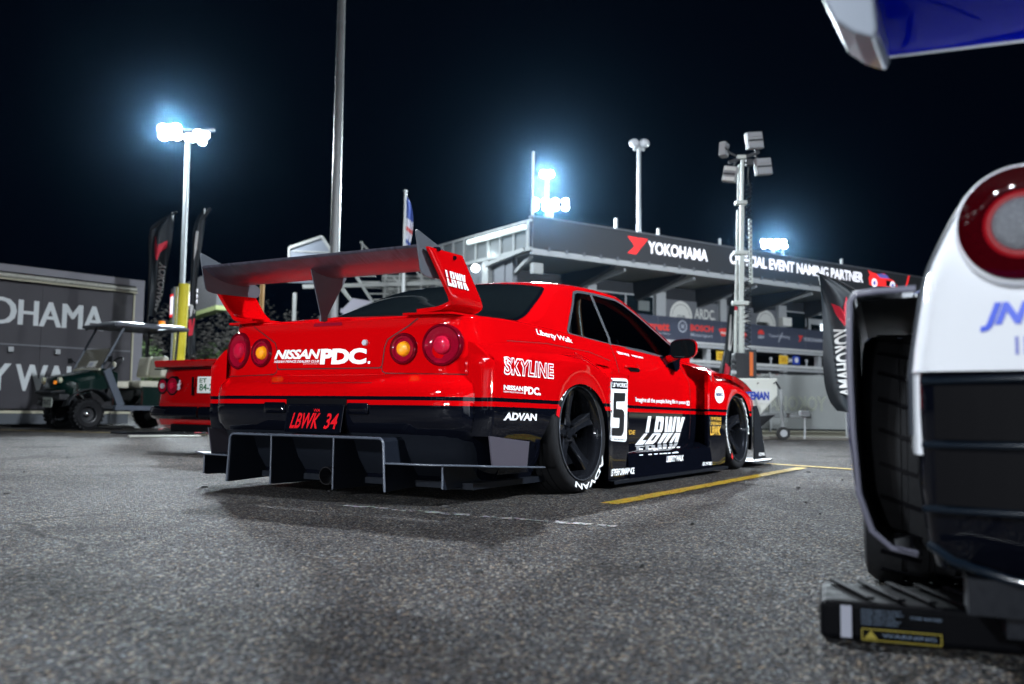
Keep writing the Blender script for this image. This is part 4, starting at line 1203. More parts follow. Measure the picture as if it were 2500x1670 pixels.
# greenhouse
zc_t = tab([(-.52, .885), (-.43, .945), (-.2, 1.055), (0, 1.14), (.2, 1.196), (.45, 1.238), (.8, 1.262), (1.1, 1.262), (1.3, 1.225), (1.5, 1.150), (1.7, 1.055), (1.9, .955), (2.08, .86)])
ze_t = tab([(-.52, .86), (-.3, .885), (-.15, .915), (0, .985), (.1, 1.05), (.2, 1.11), (.3, 1.15), (.45, 1.185), (.8, 1.205), (1.1, 1.206), (1.3, 1.155), (1.5, 1.070), (1.7, .975), (1.9, .885), (2.08, .83)])
def ygh(z): return .797 - max(0, z - .85) * .52
gh = MB(); rows = []
gx = [-.52, -.48, -.43, -.37, -.3, -.22, -.15, -.07, 0, .07, .14, .2, .26, .32, .38, .45, .55, .65, .75, .85, .95, 1.05, 1.15, 1.22, 1.3, 1.38, 1.46, 1.55, 1.65, 1.75, 1.85, 1.95, 2.02, 2.08]
def zbase(x): return min(zs(x) - .05, ze_t(x) - .01)
for x in gx:
    ze, zc = ze_t(x), zc_t(x); row = []
    ye = ygh(ze)
    for q in (1.0, .985, .95, .9, .82, .7, .55, .4, .2, 0):
        row.append((x, ye * q, ze + (zc - ze) * (1 - q ** 3.0) ** (.8)))
    rows.append(row)
gh.grid(rows)
headliner = MB().grid([[(x, y * .965, z - .022) for x, y, z in r] for r in rows[12:]]).mirror_y()
# window outline (x, z) cut into the cabin side
dlo = [(.128, .885), (.150, .858), (.653, .836), (1.18, .826), (1.56, .806), (1.80, .800), (1.86, .815)] + [(x, ze_t(x) - .022) for x in (1.80, 1.70, 1.6, 1.5, 1.4, 1.3, 1.2, 1.1, 1.0, .9, .8, .7, .62)] + [(.54, 1.172), (.475, 1.157), (.43, 1.12), (.40, 1.09)]
dlo = roundpoly(dlo, [.03, .03] + [.0] * (len(dlo) - 4) + [.03, .04], 4)
hole = scalepoly(dlo, .012)
def fill_ring(outer, inner_):
    bm = bmesh.new(); ed = []
    for lp_ in (outer, inner_):
        vv = [bm.verts.new((a, b, 0)) for a, b in lp_]
        ed += [bm.edges.new((vv[k], vv[(k + 1) % len(vv)])) for k in range(len(vv))]
    bmesh.ops.triangle_fill(bm, edges=ed, use_beauty=True)
    bm.verts.index_update()
    out = ([(v.co.x, v.co.y) for v in bm.verts], [tuple(v.index for v in f_.verts) for f_ in bm.faces]); bm.free(); return out
outer_ = [(x, ze_t(x)) for x in gx] + [(x, zbase(x)) for x in reversed(gx)]
side_g = fill_ring(outer_, hole)
gside = MB().add([(u, ygh(v), v) for u, v in side_g[0]], side_g[1])
gh_cut = merge(gh, gside).mirror_y()
# uncut copy: only used to lay trim and glass on
solid_side = MB(); r2_ = []
for x in gx: r2_.append([(x, ygh(zbase(x) + (ze_t(x) - zbase(x)) * k / 6), zbase(x) + (ze_t(x) - zbase(x)) * k / 6) for k in range(7)])
solid_side.grid(r2_)
gh = merge(gh, solid_side).mirror_y()

# ---------------- rear arch flare with the fin ahead of the wheel
NA = 61
r_in = [(-.435, .275), (-.40, .35), (-.365, .42)] + arcpts(-.02, .32, .335, .262, 158, 20, 24) + [(.305, .36), (.315, .28), (.32, .16), (.325, .05)]
r_out = [(-.885, .315), (-.885, .45), (-.885, .60), (-.885, .735), (-.75, .755), (-.5, .768), (-.2, .772), (.05, .765), (.22, .735), (.34, .695), (.42, .668), (.52, .660), (.608, .655), (.622, .64), (.622, .45), (.622, .25), (.622, .05)]
r_in = resample(r_in, NA)
r_out = split(r_out, [(0, 3), (3, 12), (12, 16)], [15, 33, 15])
def yflare_r(x, z):
    y = .945
    top = pchip([-.9, -.5, .05, .22, .34, .42, .60], [.74, .768, .765, .735, .70, .67, .655], x)
    d = top - z
    yb = yside(x, min(z, zs(x)))
    if x < .36:
        w = min(1, max(0, d / .085)); w = w * w * (3 - 2 * w)
        y = yb + .002 + (.945 - yb) * (.12 + .88 * w) if d < .085 else .945
    # bulge near the arch
    r = ((x + .02) ** 2 + (z - .32) ** 2) ** .5
    y += .012 * math.exp(-((r - .36) / .09) ** 2) if x < .36 else 0
    if z < .40: y -= .03 * ((.40 - z) / .12) ** 1.5 * (1 if x < .1 else .0)
    if x < -.82: y -= .006
    return y
fl_r, lip_r = flare(r_in, r_out, yflare_r, NA, 10)
# rear facing return of the flare and its front return
zz = [.315 + (.742 - .315) * k / 10 for k in range(11)]
fl_r.grid([[(-.885, yflare_r(-.885, z), z) for z in zz], [(-.893, yflare_r(-.885, z) - .012, z) for z in zz], [(-.900, .80, z + .012 * (1 if z > .7 else 0)) for z in zz]])
zz = [.05 + (.65 - .05) * k / 8 for k in range(9)]
fl_r.grid([[(.622, .945, z) for z in zz], [(.626, .935, z) for z in zz], [(.627, .86, z) for z in zz]])
xx = [.34 + .285 * k / 6 for k in range(7)]
fl_r.grid([[(x, yflare_r(x, .645), pchip([.34, .42, .52, .60], [.697, .670, .662, .656], x) - .002) for x in xx], [(x, .86, pchip([.34, .42, .52, .60], [.71, .688, .68, .672], x)) for x in xx]])
bx = [-.885 + .45 * k / 6 for k in range(7)]
fl_r.grid([[(x, yflare_r(x, .31 - .035 * k / 6), .315 - .04 * k / 6) for k, x in enumerate(bx)], [(x, .82, .315 - .04 * k / 6) for k, x in enumerate(bx)]])

# ---------------- front arch flare: stands off the door behind a dark vent
f_in = [(2.335, .06), (2.33, .2), (2.332, .32)] + arcpts(2.665, .33, .325, .262, 172, 8, 24) + [(2.99, .32), (3.0, .22), (3.01, .14)]
f_in = resample(f_in, NA)
f_out = [(2.00, .06), (1.995, .2), (1.995, .45), (2.01, .712), (2.15, .725), (2.4, .722), (2.7, .705), (2.95, .665), (3.15, .60), (3.27, .52), (3.28, .40), (3.28, .28), (3.28, .14)]
f_out = split(f_out, [(0, 3), (3, 9), (9, 12)], [21, 31, 11])
def yflare_f(x, z):
    y = .975
    top = pchip([2.0, 2.4, 2.7, 2.95, 3.15, 3.3], [.712, .722, .705, .665, .60, .5], x)
    d = top - z
    if d < .09 and x > 2.1:
        w = min(1, max(0, d / .09)); w = w * w * (3 - 2 * w); k = min(1, (x - 2.1) / .3)
        yb = yside(x, min(z, zs(x)))
        y = y + (yb + .01 - y) * (1 - w) * k
    if x > 3.0: y -= .05 * ((x - 3.0) / .28) ** 2
    r = ((x - 2.665) ** 2 + (z - .33) ** 2) ** .5
    y += .010 * math.exp(-((r - .35) / .08) ** 2)
    return y
fl_f, lip_f = flare(f_in, f_out, yflare_f, NA, 9)
zz = [.06 + (.712 - .06) * k / 8 for k in range(9)]
fl_f.grid([[(pchip([.06, .2, .45, .712], [2.0, 1.995, 1.995, 2.01], z), .975, z) for z in zz], [(pchip([.06, .2, .45, .712], [1.992, 1.987, 1.987, 2.002], z), .965, z) for z in zz], [(2.02, .93, z) for z in zz]])
# top shelf from the flare edge to the hood shoulder
xx = [1.86 + .08 * k for k in range(17)]
ft_ = lambda x: pchip([1.8, 2.0, 2.4, 2.7, 2.95, 3.15], [.735, .714, .723, .707, .667, .602], x)
fl_f.grid([[(max(x, 2.0), yflare_f(max(x, 2.0), .70), ft_(x)) for x in xx], [(max(x, 1.97), .955, ft_(x) + .012) for x in xx], [(x, .915, zs(x) - .052) for x in xx], [(x, .885, zs(x) - .036) for x in xx], [(x, .860, zs(x) - .020) for x in xx], [(x, .835, zs(x) - .002) for x in xx]])

# ---------------- side skirt between the flares
skirt = MB()
xx = [.60 + 1.41 * k / 14 for k in range(15)]
skirt.grid([[(x, .868, .225) for x in xx], [(x, .90, .222) for x in xx], [(x, .945 + .03 * (x - .6) / 1.4, .19) for x in xx], [(x, .955 + .03 * (x - .6) / 1.4, .12) for x in xx], [(x, .962 + .03 * (x - .6) / 1.4, .045) for x in xx]])
splitr = MB()
splitr.grid([[(x, .93, .044) for x in (.33, 1.0, 1.6, 2.3)], [(x, y, .044) for x, y in ((.33, .985), (1.0, .995), (1.6, 1.01), (2.3, 1.015))], [(x, y + .001, .026) for x, y in ((.33, .985), (1.0, .995), (1.6, 1.01), (2.3, 1.015))], [(x, .90, .026) for x in (.33, 1.0, 1.6, 2.3)]])

race = empty('race_car', 'wide bodied red and black race coupe with huge rear wing, nearest to the middle', 'car', (-.4283, 5.4411, 0), pi / 2 - .539)
flank = merge(fl_r, fl_f, skirt)
fl_both = MB(); fl_both.v = list(flank.v); fl_both.f = list(flank.f); fl_both.m = list(flank.m); fl_both.mirror_y()
DR = Drape([body, gh, fl_both])
DBODY = Drape([body])
DGH = Drape([gh])
body.build('body', livery_m, race, smooth=32, merge=.0004)
gh_cut.build('cabin_roof', paint_red, race, smooth=38, merge=.0004)
headliner.build('headliner', gapb, race, smooth=40, merge=.0004)
def both(m, name, mt, smooth=30, bevel=0., solid=0., merge=.0004):
    """a part on the right flank and its mirror twin on the left"""
    o = []
    for sgn in (-1, 1):
        q = MB(); q.v = [(x, sgn * y, z) for x, y, z in m.v]; q.f = list(m.f); q.m = list(m.m)
        o.append(q.build(name, mt, race, smooth=smooth, bevel=bevel, solid=solid, merge=merge))
    return o
both(fl_r, 'rear_arch_flare', livery_m, 35)
both(fl_f, 'front_arch_flare', livery_m, 35)
both(lip_r, 'arch_lip', gloss_black, 35)
both(lip_f, 'arch_lip', gloss_black, 35)
both(skirt, 'side_skirt', gloss_black, 35)
both(splitr, 'skirt_blade', satin, 35)
# dark wheel wells and the open vent behind the front wheels
for cx in (0, 2.665):
    well = MB()
    A = arcpts(cx, .30, .375, .345, 190, -10, 20)
    well.grid([[(x, .87, z) for x, z in A], [(x, .55, z) for x, z in A]])
    well.grid([[(x, .55, z) for x, z in A], [(cx + (x - cx) * .02, .55, .3) for x, z in A]])
    both(well, 'wheel_well', gapb)
under = MB(); under.span((-.9, -.84, .07), (3.3, .84, .10)); under.build('floor_pan', satin, race)

def rl(m, name, mt, par=None, **k):
    return m.build(name, mt, par or race, **k)
DIR_S = (0, 1, 0)        # into the right flank
def twin(m, name, mt):
    q = MB(); q.v = [(x, -y, z) for x, y, z in m.v]; q.f = list(m.f); q.m = list(m.m)
    q.build(name, mt, race, smooth=30)
def quadfn(TL, TR, BL, BR, y=-2):
    def fn(u, v):
        a = Vector(BL).lerp(Vector(BR), u); b = Vector(TL).lerp(Vector(TR), u)
        p = a.lerp(b, v); return (p.x, y, p.y)
    return fn
def side_text(name, s, TL, TR, BL, BR, mt=white, bold=.0, shear=0., off=.003, bands=None, D=None, sp=1.):
    g = glyphs(s, bold, shear, sp)
    if bands: g = cutband(g, bands)
    m = (D or DR).lay(g, quadfn(TL, TR, BL, BR), DIR_S, off)
    return rl(m, name, mt)
def rear_fn(TL, TR, BL, BR):
    def fn(u, v):
        a = Vector(BL).lerp(Vector(BR), u); b = Vector(TL).lerp(Vector(TR), u)
        p = a.lerp(b, v); return (-2, p.x, p.y)
    return fn
def rear_text(name, s, TL, TR, BL, BR, mt=white, bold=0., shear=0., off=.003, sp=1.):
    return rl(DBODY.lay(glyphs(s, bold, shear, sp), rear_fn(TL, TR, BL, BR), (1, 0, 0), off), name, mt)
def rear_poly(name, poly, mt, off=.002, step=.03, mirror=False):
    m = DBODY.lay(polyfill(poly, step), lambda u, v: (-2, u, v), (1, 0, 0), off)
    if mirror: twin(m, name, mt)
    return rl(m, name, mt, smooth=30)
def side_poly(name, poly, mt, off=.002, step=.04, D=None, mirror=False, smooth=30, par=None):
    m = (D or DR).lay(polyfill(poly, step), lambda u, v: (u, -2, v), DIR_S, off)
    if mirror: twin(m, name, mt)
    return rl(m, name, mt, par, smooth=smooth)
def seam(name, pts, w, mt, rear=False, off=.0012, mirror=False, D=None, top=False):
    g = ribbon(dense(pts, .02), w)
    if rear: m = DBODY.lay(g, lambda u, v: (-2, u, v), (1, 0, 0), off)
    elif top: m = (D or DR).lay(g, lambda u, v: (u, v, 2), (0, 0, -1), off)
    else: m = (D or DR).lay(g, lambda u, v: (u, -2, v), DIR_S, off)
    if mirror: twin(m, name, mt)
    return rl(m, name, mt)

# ---- glazing
def glass_mat(name, tint):
    m = bpy.data.materials.new(name); m.use_nodes = True
    n = m.node_tree.nodes; l = m.node_tree.links; n.clear()
    o = n.new('ShaderNodeOutputMaterial'); mx = n.new('ShaderNodeMixShader'); tr_ = n.new('ShaderNodeBsdfTransparent'); gl_ = n.new('ShaderNodeBsdfGlossy'); fz = n.new('ShaderNodeFresnel')
    tr_.inputs[0].default_value = (*tint, 1); gl_.inputs['Roughness'].default_value = .01; gl_.inputs['Color'].default_value = (.9, .95, 1, 1); fz.inputs['IOR'].default_value = 1.55
    l.new(fz.outputs[0], mx.inputs[0]); l.new(tr_.outputs[0], mx.inputs[1]); l.new(gl_.outputs[0], mx.inputs[2]); l.new(mx.outputs[0], o.inputs['Surface'])
    MATS[name] = m; return m
car_glass = glass_mat('car_glass', (.42, .52, .54))
cage = mat('cage_paint', (.10, .035, .010), .35)
for sg in (-1, 1):
    st = MB()
    for (a, b, c, d) in (((.62, .36, .45), (.50, .36, 1.02), .46, .13), ((.56, .36, .98), (.53, .36, 1.10), .26, .10)):
        st.beam((a[0], sg * a[1], a[2]), (b[0], sg * b[1], b[2]), c, d, (1, 0, 0))
    rl(st, 'seat', mat('seat_cloth', (.012, .012, .014), .8), bevel=.03)
    for yy in (.28, .44): MB().beam((.60, sg * yy, .70), (.545, sg * yy, 1.02), .05, .006, (1, 0, 0)).build('harness', mat('harness_green', (.30, .42, .03), .6), race)
    MB().tube([(1.92, sg * .66, .80), (1.62, sg * .66, .95), (1.35, sg * .62, 1.09), (1.1, sg * .57, 1.165), (.70, sg * .56, 1.175), (.62, sg * .60, 1.05), (.58, sg * .68, .60)], .022, 10).build('roll_cage', cage, race, smooth=50)
    MB().tube([(.64, sg * .56, 1.16), (.30, sg * .60, 1.0), (-.05, sg * .62, .80)], .020, 10).build('roll_cage', cage, race, smooth=50)
MB().tube([(.64, -.56, 1.16), (.64, .56, 1.16)], .02, 10).build('roll_cage', cage, race, smooth=50)
MB().tube([(.60, -.66, .72), (.64, .56, 1.14)], .018, 10).build('roll_cage', mat('cage_blue', (.02, .06, .16), .4), race, smooth=50)
MB().span((1.50, -.70, .62), (1.95, .70, .84)).build('dashboard', mat('dash_black', (.01, .01, .012), .7), race, bevel=.05)
ring_ = [(1.38 + .06 * sin(2 * pi * k / 24), -.36 + .17 * cos(2 * pi * k / 24), .84 + .16 * sin(2 * pi * k / 24)) for k in range(24)]
MB().tube(ring_, .014, 8, close=True).build('steering_wheel', gapb, race, smooth=50)
m_ = DGH.lay(fill_ring(dlo, scalepoly(dlo, .017)), lambda u, v: (u, -2, v), DIR_S, .0025)
twin(m_, 'window_frame', seal); rl(m_, 'window_frame', seal)
inner = scalepoly(dlo, .015)
def clip_poly(poly, x0, x1, k0, k1):
    """keep part between two slanted lines x = x0 + k0*(z-1), x = x1 + k1*(z-1)"""
    bm = bmesh.new(); bm.faces.new([bm.verts.new((a, b, 0)) for a, b in poly])
    for xx, k, sg in ((x0, k0, -1), (x1, k1, 1)):
        n = Vector((1, -k, 0)).normalized() * sg
        g = bmesh.ops.bisect_plane(bm, geom=bm.verts[:] + bm.edges[:] + bm.faces[:], plane_co=(xx - k * 1.0, 0, 0), plane_no=n, clear_outer=True)
    f = max(bm.faces, key=lambda q: q.calc_area())
    out = [(v.co.x, v.co.y) for v in f.verts]; bm.free(); return out
side_poly('quarter_window', clip_poly(inner, 0, .640, 0, .12), car_glass, .0005, D=DGH, mirror=True)
side_poly('door_window', clip_poly(inner, .735, 1.70, .18, -.2), car_glass, .0005, D=DGH, mirror=True)
side_poly('mirror_base', [(1.50, .745), (1.66, .72), (1.74, .74), (1.90, .835), (1.80, .90), (1.60, .83), (1.46, .815)], gloss_black, .006, mirror=True)
side_poly('quarter_trim', [(.655, .842), (.690, .842), (.742, 1.17), (.705, 1.175)], mat('brushed_trim', (.10, .11, .12), .25, .4), .006, D=DGH, mirror=True)
rg = [(-.50, 0), (-.50, .3), (-.47, .60), (-.42, .72), (-.36, .742), (-.226, .714), (-.074, .672), (.093, .630), (.19, .598), (.215, .583), (.224, .56), (.215, .505), (.18, .358), (.16, .17), (.16, 0)]
def plan_poly(name, half, mt, off, D, par=None):
    m = D.lay(polyfill(half, .04), lambda u, v: (u, v, 3), (0, 0, -1), off)
    m.mirror_y()
    return rl(m, name, mt, par, smooth=40, merge=.001)
plan_poly('rear_window_seal', rg, gloss_black, .003, DGH)
plan_poly('rear_window', [(-.484, 0)] + scalepoly(rg, .016)[1:-1] + [(.144, 0)], tinted, .006, DGH)
ws = [(1.28, 0), (1.28, .3), (1.27, .50), (1.33, .555), (1.5, .60), (1.7, .655), (1.88, .70), (1.97, .66), (2.02, .4), (2.04, 0)]
plan_poly('windscreen', ws, tinted, .005, DGH)

# ---- panel gaps
L1 = [(.56, .875), (.50, .838), (.41, .79), (.374, .770), (.358, .735), (.350, .66), (.346, .640), (.335, .633)]
seam('panel_gap', L1, .006, gapm, True, mirror=True)
seam('panel_gap', [(-.34, .6325), (.34, .6325)], .006, gapm, True)
seam('panel_gap', [(.346, .636), (.352, .615), (.372, .606), (.50, .603), (.84, .598)], .005, gapm, True, mirror=True)
seam('panel_gap', [(.33, .558), (-.33, .558)], .003, gapm, True)
seam('panel_gap', [(.662, .835), (.652, .76), (.650, .69), (.652, .66)], .006, gapm, mirror=True)
seam('panel_gap', [(1.72, .79), (1.80, .74), (1.86, .66), (1.88, .5), (1.87, .25)], .005, gapm, mirror=True)
seam('panel_gap', [(-.62, .775), (-.2, .79), (.3, .776), (.56, .74)], .003, gapm, mirror=True)
# door lower recess: raised rim of the pressed panel
rec = roundpoly([(.66, .415), (1.80, .402), (1.86, .30), (1.74, .235), (.66, .228)], [0, .10, .08, .08, 0], 6)
seam('door_crease', rec[:-1], .010, gloss_black, off=.003)

# ---- rear face details
lamp_dark = mat('lamp_bezel', (.10, .001, .006), .15, 0, 1.)
lens_red = noisy(mat('red_lens', (.22, .002, .014), .12, 0, 1.), 160, .25, .05, .15)
bulb_red = noisy(mat('red_bulb', (.42, .006, .03), .15, 0, 1.), 200, .3, .05, .3)
amber = noisy(mat('amber_bulb', (.95, .30, .006), .18, 0, .9, emit=(1, .32, .0), es=.12), 240, .25, .05, .4)
def lamp(y, z, R, Rb, mb, yaw):
    h = DBODY.pt((-2, y, z), (1, 0, 0), 0)
    n = Vector((-cos(yaw), sin(yaw), .02)).normalized()
    sgn = 1
    u = Vector((0, 0, 1)).cross(n).normalized(); w = n.cross(u)
    def fn(a, r, hh):
        return tuple(h + u * (r * cos(a)) + w * (r * sin(a)) + n * hh)
    ring = MB().revolve([(R + .004, -.03), (R + .003, .012), (R - .002, .018), (R - .009, .018), (R - .013, .010)], 48, fn)
    o = rl(ring, 'tail_light', lamp_dark, smooth=50)
    dish = MB().revolve([(R - .012, .013), (R - .02, .010), (Rb + .02, .004), (Rb + .006, .0025), (Rb, .003)], 48, fn).build('reflector', lens_red, o, smooth=40)
    bulb = MB().revolve([(Rb + .003, .003), (Rb, .012), (Rb * .92, .019), (Rb * .7, .024), (Rb * .35, .0265), (.0005, .027)], 32, fn).build('lens', mb, o, smooth=60)
for sg in (-1, 1):
    lamp(sg * .672, .738, .098, .043, bulb_red, sg * .20)
    lamp(sg * .470, .722, .073, .034, amber, sg * .06)
rear_text('lettering', 'NISSAN', (.358, .734), (.044, .732), (.372, .686), (.052, .682), bold=.035, shear=.12, sp=.92)
rear_text('lettering', 'NISSAN PRINCE DEALERS CLUB', (.369, .679), (.049, .676), (.373, .667), (.052, .664), bold=.02, shear=.15)
rear_text('lettering', '@MOTOR SPORTS PROJECT', (.16, .660), (.052, .659), (.161, .6555), (.052, .6545))
rear_text('lettering', 'PDC', (.040, .733), (-.252, .731), (.045, .653), (-.252, .651), bold=.055, sp=.95)
rear_poly('lettering', [(-.262, .653), (-.262, .665), (-.276, .665), (-.276, .653)], white, .003)
h = DBODY.pt((-2, -.24, .757), (1, 0, 0), 0)
lk = MB().cyl(h, h + Vector((-.012, 0, 0)), .016, .014, 20); rl(lk, 'boot_lock', mat('lock_silver', (.55, .56, .6), .25, .2, .6), smooth=40)
brk = rear_poly('high_brake_light', roundpoly([(.098, .849), (.085, .864), (-.095, .864), (-.095, .849)], .004, 2), lens_red, .004)
# bumper pads, plate
for a, b in ((.352, .205), (-.205, -.330)):
    pad = MB()
    pl = roundpoly([(a, .462), (b, .462), (b, .407), (a, .407)], .010, 3)
    m = DBODY.lay(polyfill(pl, .03), lambda u, v: (-2, u, v), (1, 0, 0), .010)
    k = len(m.v)
    o = rl(m, 'tow_cover', gloss_black, smooth=30, solid=.012)
rec_ = roundpoly([(.20, .482), (-.20, .482), (-.185, .318), (.185, .318)], .012, 3)
rear_poly('plate_recess', rec_, gapb, .003)
plate = MB(); plate.prism(roundpoly([(-.176, -.062), (.176, -.062), (.176, .062), (-.176, .062)], .012, 3), .006, lambda u, v, w: (-1.066 - w + v * .18, -.010 + u, .384 + v))
po = plate.build('number_plate', gloss_black, race, smooth=30)
fr = MB()
for pts in ([(-.180, -.066), (.180, -.066)], [(-.180, .066), (.180, .066)], [(-.180, -.066), (-.180, .066)], [(.180, -.066), (.180, .066)]):
    a, b = pts
    fr.beam((-1.067 + a[1] * .18, -.010 + a[0], .384 + a[1]), (-1.067 + b[1] * .18, -.010 + b[0], .384 + b[1]), .008, .006, (1, 0, 0))
fr.build('plate_frame', gloss_black, po, bevel=.0015)
platered = mat('plate_red', (.60, .004, .01), .3, 0, .6)
def plate_text(s, u0, u1, v0, v1, **k):
    g = glyphs(s, **k)
    m = MB().add([(-1.0705 + (v0 + (v1 - v0) * b) * .18, -.010 - (u0 + (u1 - u0) * a), .384 + v0 + (v1 - v0) * b) for a, b in g[0]], g[1])
    m.build('plate_lettering', platered, po)
plate_text('LBWK', -.15, .045, -.050, .026, bold=.02, shear=.35)
plate_text('34', .075, .16, -.050, .026, bold=.02, shear=.25)
plate_text('WA', -.008, .038, .032, .048, bold=.02)

# ---- diffuser
df = MB()
T = .007
def vplate(m, y, x0, x1, z0, z1, x1t=None):
    m.prism(roundpoly([(x0, z0), (x1, z0), (x1, z1), (x0, z1)], [.02, 0, 0, 0], 3), T, lambda u, v, w: (u, y + w, v))
fins = []
o = MB()
pts = [(-.512, .058), (-.500, .285), (-.488, .300), (.488, .300), (.500, .285), (.512, .055)]
for x0, x1 in ((-1.13, -.62),):
    a = [(x0, y, z) for y, z in pts]; b = [(x1, y, z + .02) for y, z in pts]
    o.grid([a, b])
satin_edge = noisy(mat('diffuser_plastic', (.006, .008, .013), .36, spec=.2), 50, .3, .06)
edge_m = mat('edge_highlight', (.06, .07, .09), .25)  # lighter grey paints the bevel highlight along the diffuser edges
dfo = rl(o, 'diffuser', satin_edge, solid=.010, bevel=.002)
for y, zb in ((.206, .058), (-.200, .053)):
    m = MB(); vplate(m, y, -1.128, -.62, zb, .297); m.build('diffuser_fin', satin_edge, dfo, bevel=.0015)
for sg in (-1, 1):
    m = MB()
    P2 = [(-1.125, .505), (-1.10, .72), (-.985, .925), (-.955, .945), (-.44, .958), (-.44, .80), (-.60, .505)]
    m.prism(P2, T, lambda u, v, w: (u, sg * v, .186 + w + .035 * max(0, -(u + .98)) * 0 - .06 * max(0, (u + .98)) * .9))
    m.build('diffuser_wing', satin_edge, dfo, bevel=.0015)
    m = MB(); vplate(m, sg * .775, -1.05, -.50, .075, .178); m.build('diffuser_fin', satin_edge, dfo, bevel=.0015)
    m = MB(); m.prism([(-.905, .318), (-.54, .285), (-.56, .155), (-.875, .178)], .008, lambda u, v, w: (u, sg * (.925 + w), v))
    rl(m, 'mud_guard', mat('guard_grey', (.055, .050, .065), .4), bevel=.001)
sk = MB()
rows = []
for z, dx, ky in ((.325, .020, 1.0), (.30, .035, .985), (.24, .06, .98), (.19, .085, .97), (.12, .14, .95)):
    rows.append([(-1.035 + dx + a * 1.0, b * ky, z) for a, b in rear_keys])
sk.grid(rows).mirror_y()
rl(sk, 'bumper_valance', satin, smooth=40, merge=.0005)
MB().tube([(-1.131, y, z) for y, z in roundpoly([(-.512, .058), (-.497, .300), (.497, .300), (.512, .055)], [0, .03, .03, 0], 5)], .0065, 8).build('diffuser_edge_glint', edge_m, dfo, smooth=50)
for y, zb in ((.206, .058), (-.200, .053)): MB().tube([(-1.130, y, zb), (-1.131, y, .298)], .005, 8).build('diffuser_edge_glint', edge_m, dfo, smooth=50)
for sg in (-1, 1):
    MB().tube([(-1.127, sg * .512, .187), (-1.10, sg * .72, .187), (-.985, sg * .925, .186), (-.955, sg * .948, .184), (-.44, sg * .960, .157)], .005, 8).build('diffuser_edge_glint', edge_m, dfo, smooth=50)
    MB().tube([(-1.052, sg * .775, .178), (-1.052, sg * .775, .08)], .005, 8).build('diffuser_edge_glint', edge_m, dfo, smooth=50)
bk = MB(); bk.span((-.64, -.50, .06), (-.60, .50, .30)); rl(bk, 'diffuser_bulkhead', satin)
ex = MB().cyl((-.98, -.02, .10), (-.70, -.02, .11), .045, n=20, cap=False); rl(ex, 'exhaust_pipe', mat('dark_steel', (.12, .12, .13), .3, 1.), solid=.004)

# ---- rear wing
carbon = mat('wing_carbon', (.10, .09, .12), .36, .0, .15, coatr=.2)
def brushed(m):
    t, n, l, b = nodes(m)
    tc = n.new('ShaderNodeTexCoord'); mp = n.new('ShaderNodeMapping'); mp.inputs['Scale'].default_value = (8, 160, 8); mp.inputs['Rotation'].default_value = (0, 0, .25)
    nz = n.new('ShaderNodeTexNoise'); nz.inputs['Scale'].default_value = 1.5; nz.inputs['Detail'].default_value = 5
    l.new(tc.outputs['Object'], mp.inputs[0]); l.new(mp.outputs[0], nz.inputs['Vector'])
    mr = n.new('ShaderNodeMapRange'); mr.inputs['From Min'].default_value = .3; mr.inputs['From Max'].default_value = .7; mr.inputs['To Min'].default_value = .3; mr.inputs['To Max'].default_value = .5
    l.new(nz.outputs['Fac'], mr.inputs['Value']); l.new(mr.outputs[0], b.inputs['Roughness'])
    mx = n.new('ShaderNodeMix'); mx.data_type = 'RGBA'; mx.inputs[6].default_value = (.010, .010, .015, 1); mx.inputs[7].default_value = (.085, .080, .110, 1)
    m2 = n.new('ShaderNodeMapRange'); m2.inputs['From Min'].default_value = .35; m2.inputs['From Max'].default_value = .75
    l.new(nz.outputs['Fac'], m2.inputs['Value']); l.new(m2.outputs[0], mx.inputs[0]); l.new(mx.outputs[2], b.inputs['Base Color'])
brushed(carbon)
wing = MB()
under_ = [(-1.175, 1.163), (-1.14, 1.145), (-1.09, 1.122), (-1.03, 1.106), (-.96, 1.098), (-.90, 1.100), (-.86, 1.110), (-.845, 1.125)]
over_ = [(-.86, 1.142), (-.92, 1.150), (-1.0, 1.152), (-1.08, 1.156), (-1.15, 1.166), (-1.178, 1.172)]
sec = curve2(under_ + over_, 3)
wing.grid([[(x, y, z) for x, z in sec] for y in (-.70, -.35, 0, .35, .70)], closeu=True)
wg = rl(wing, 'rear_wing', carbon, smooth=50)
epm = noisy(mat('endplate_grey', (.055, .063, .075), .42), 30, .2, .08)
ep = roundpoly([(-1.200, 1.245), (-1.150, 1.045), (-1.09, 1.035), (-.775, 1.045), (-.76, 1.10), (-.93, 1.165)], [.03, .05, .02, .03, .03, .02], 4)
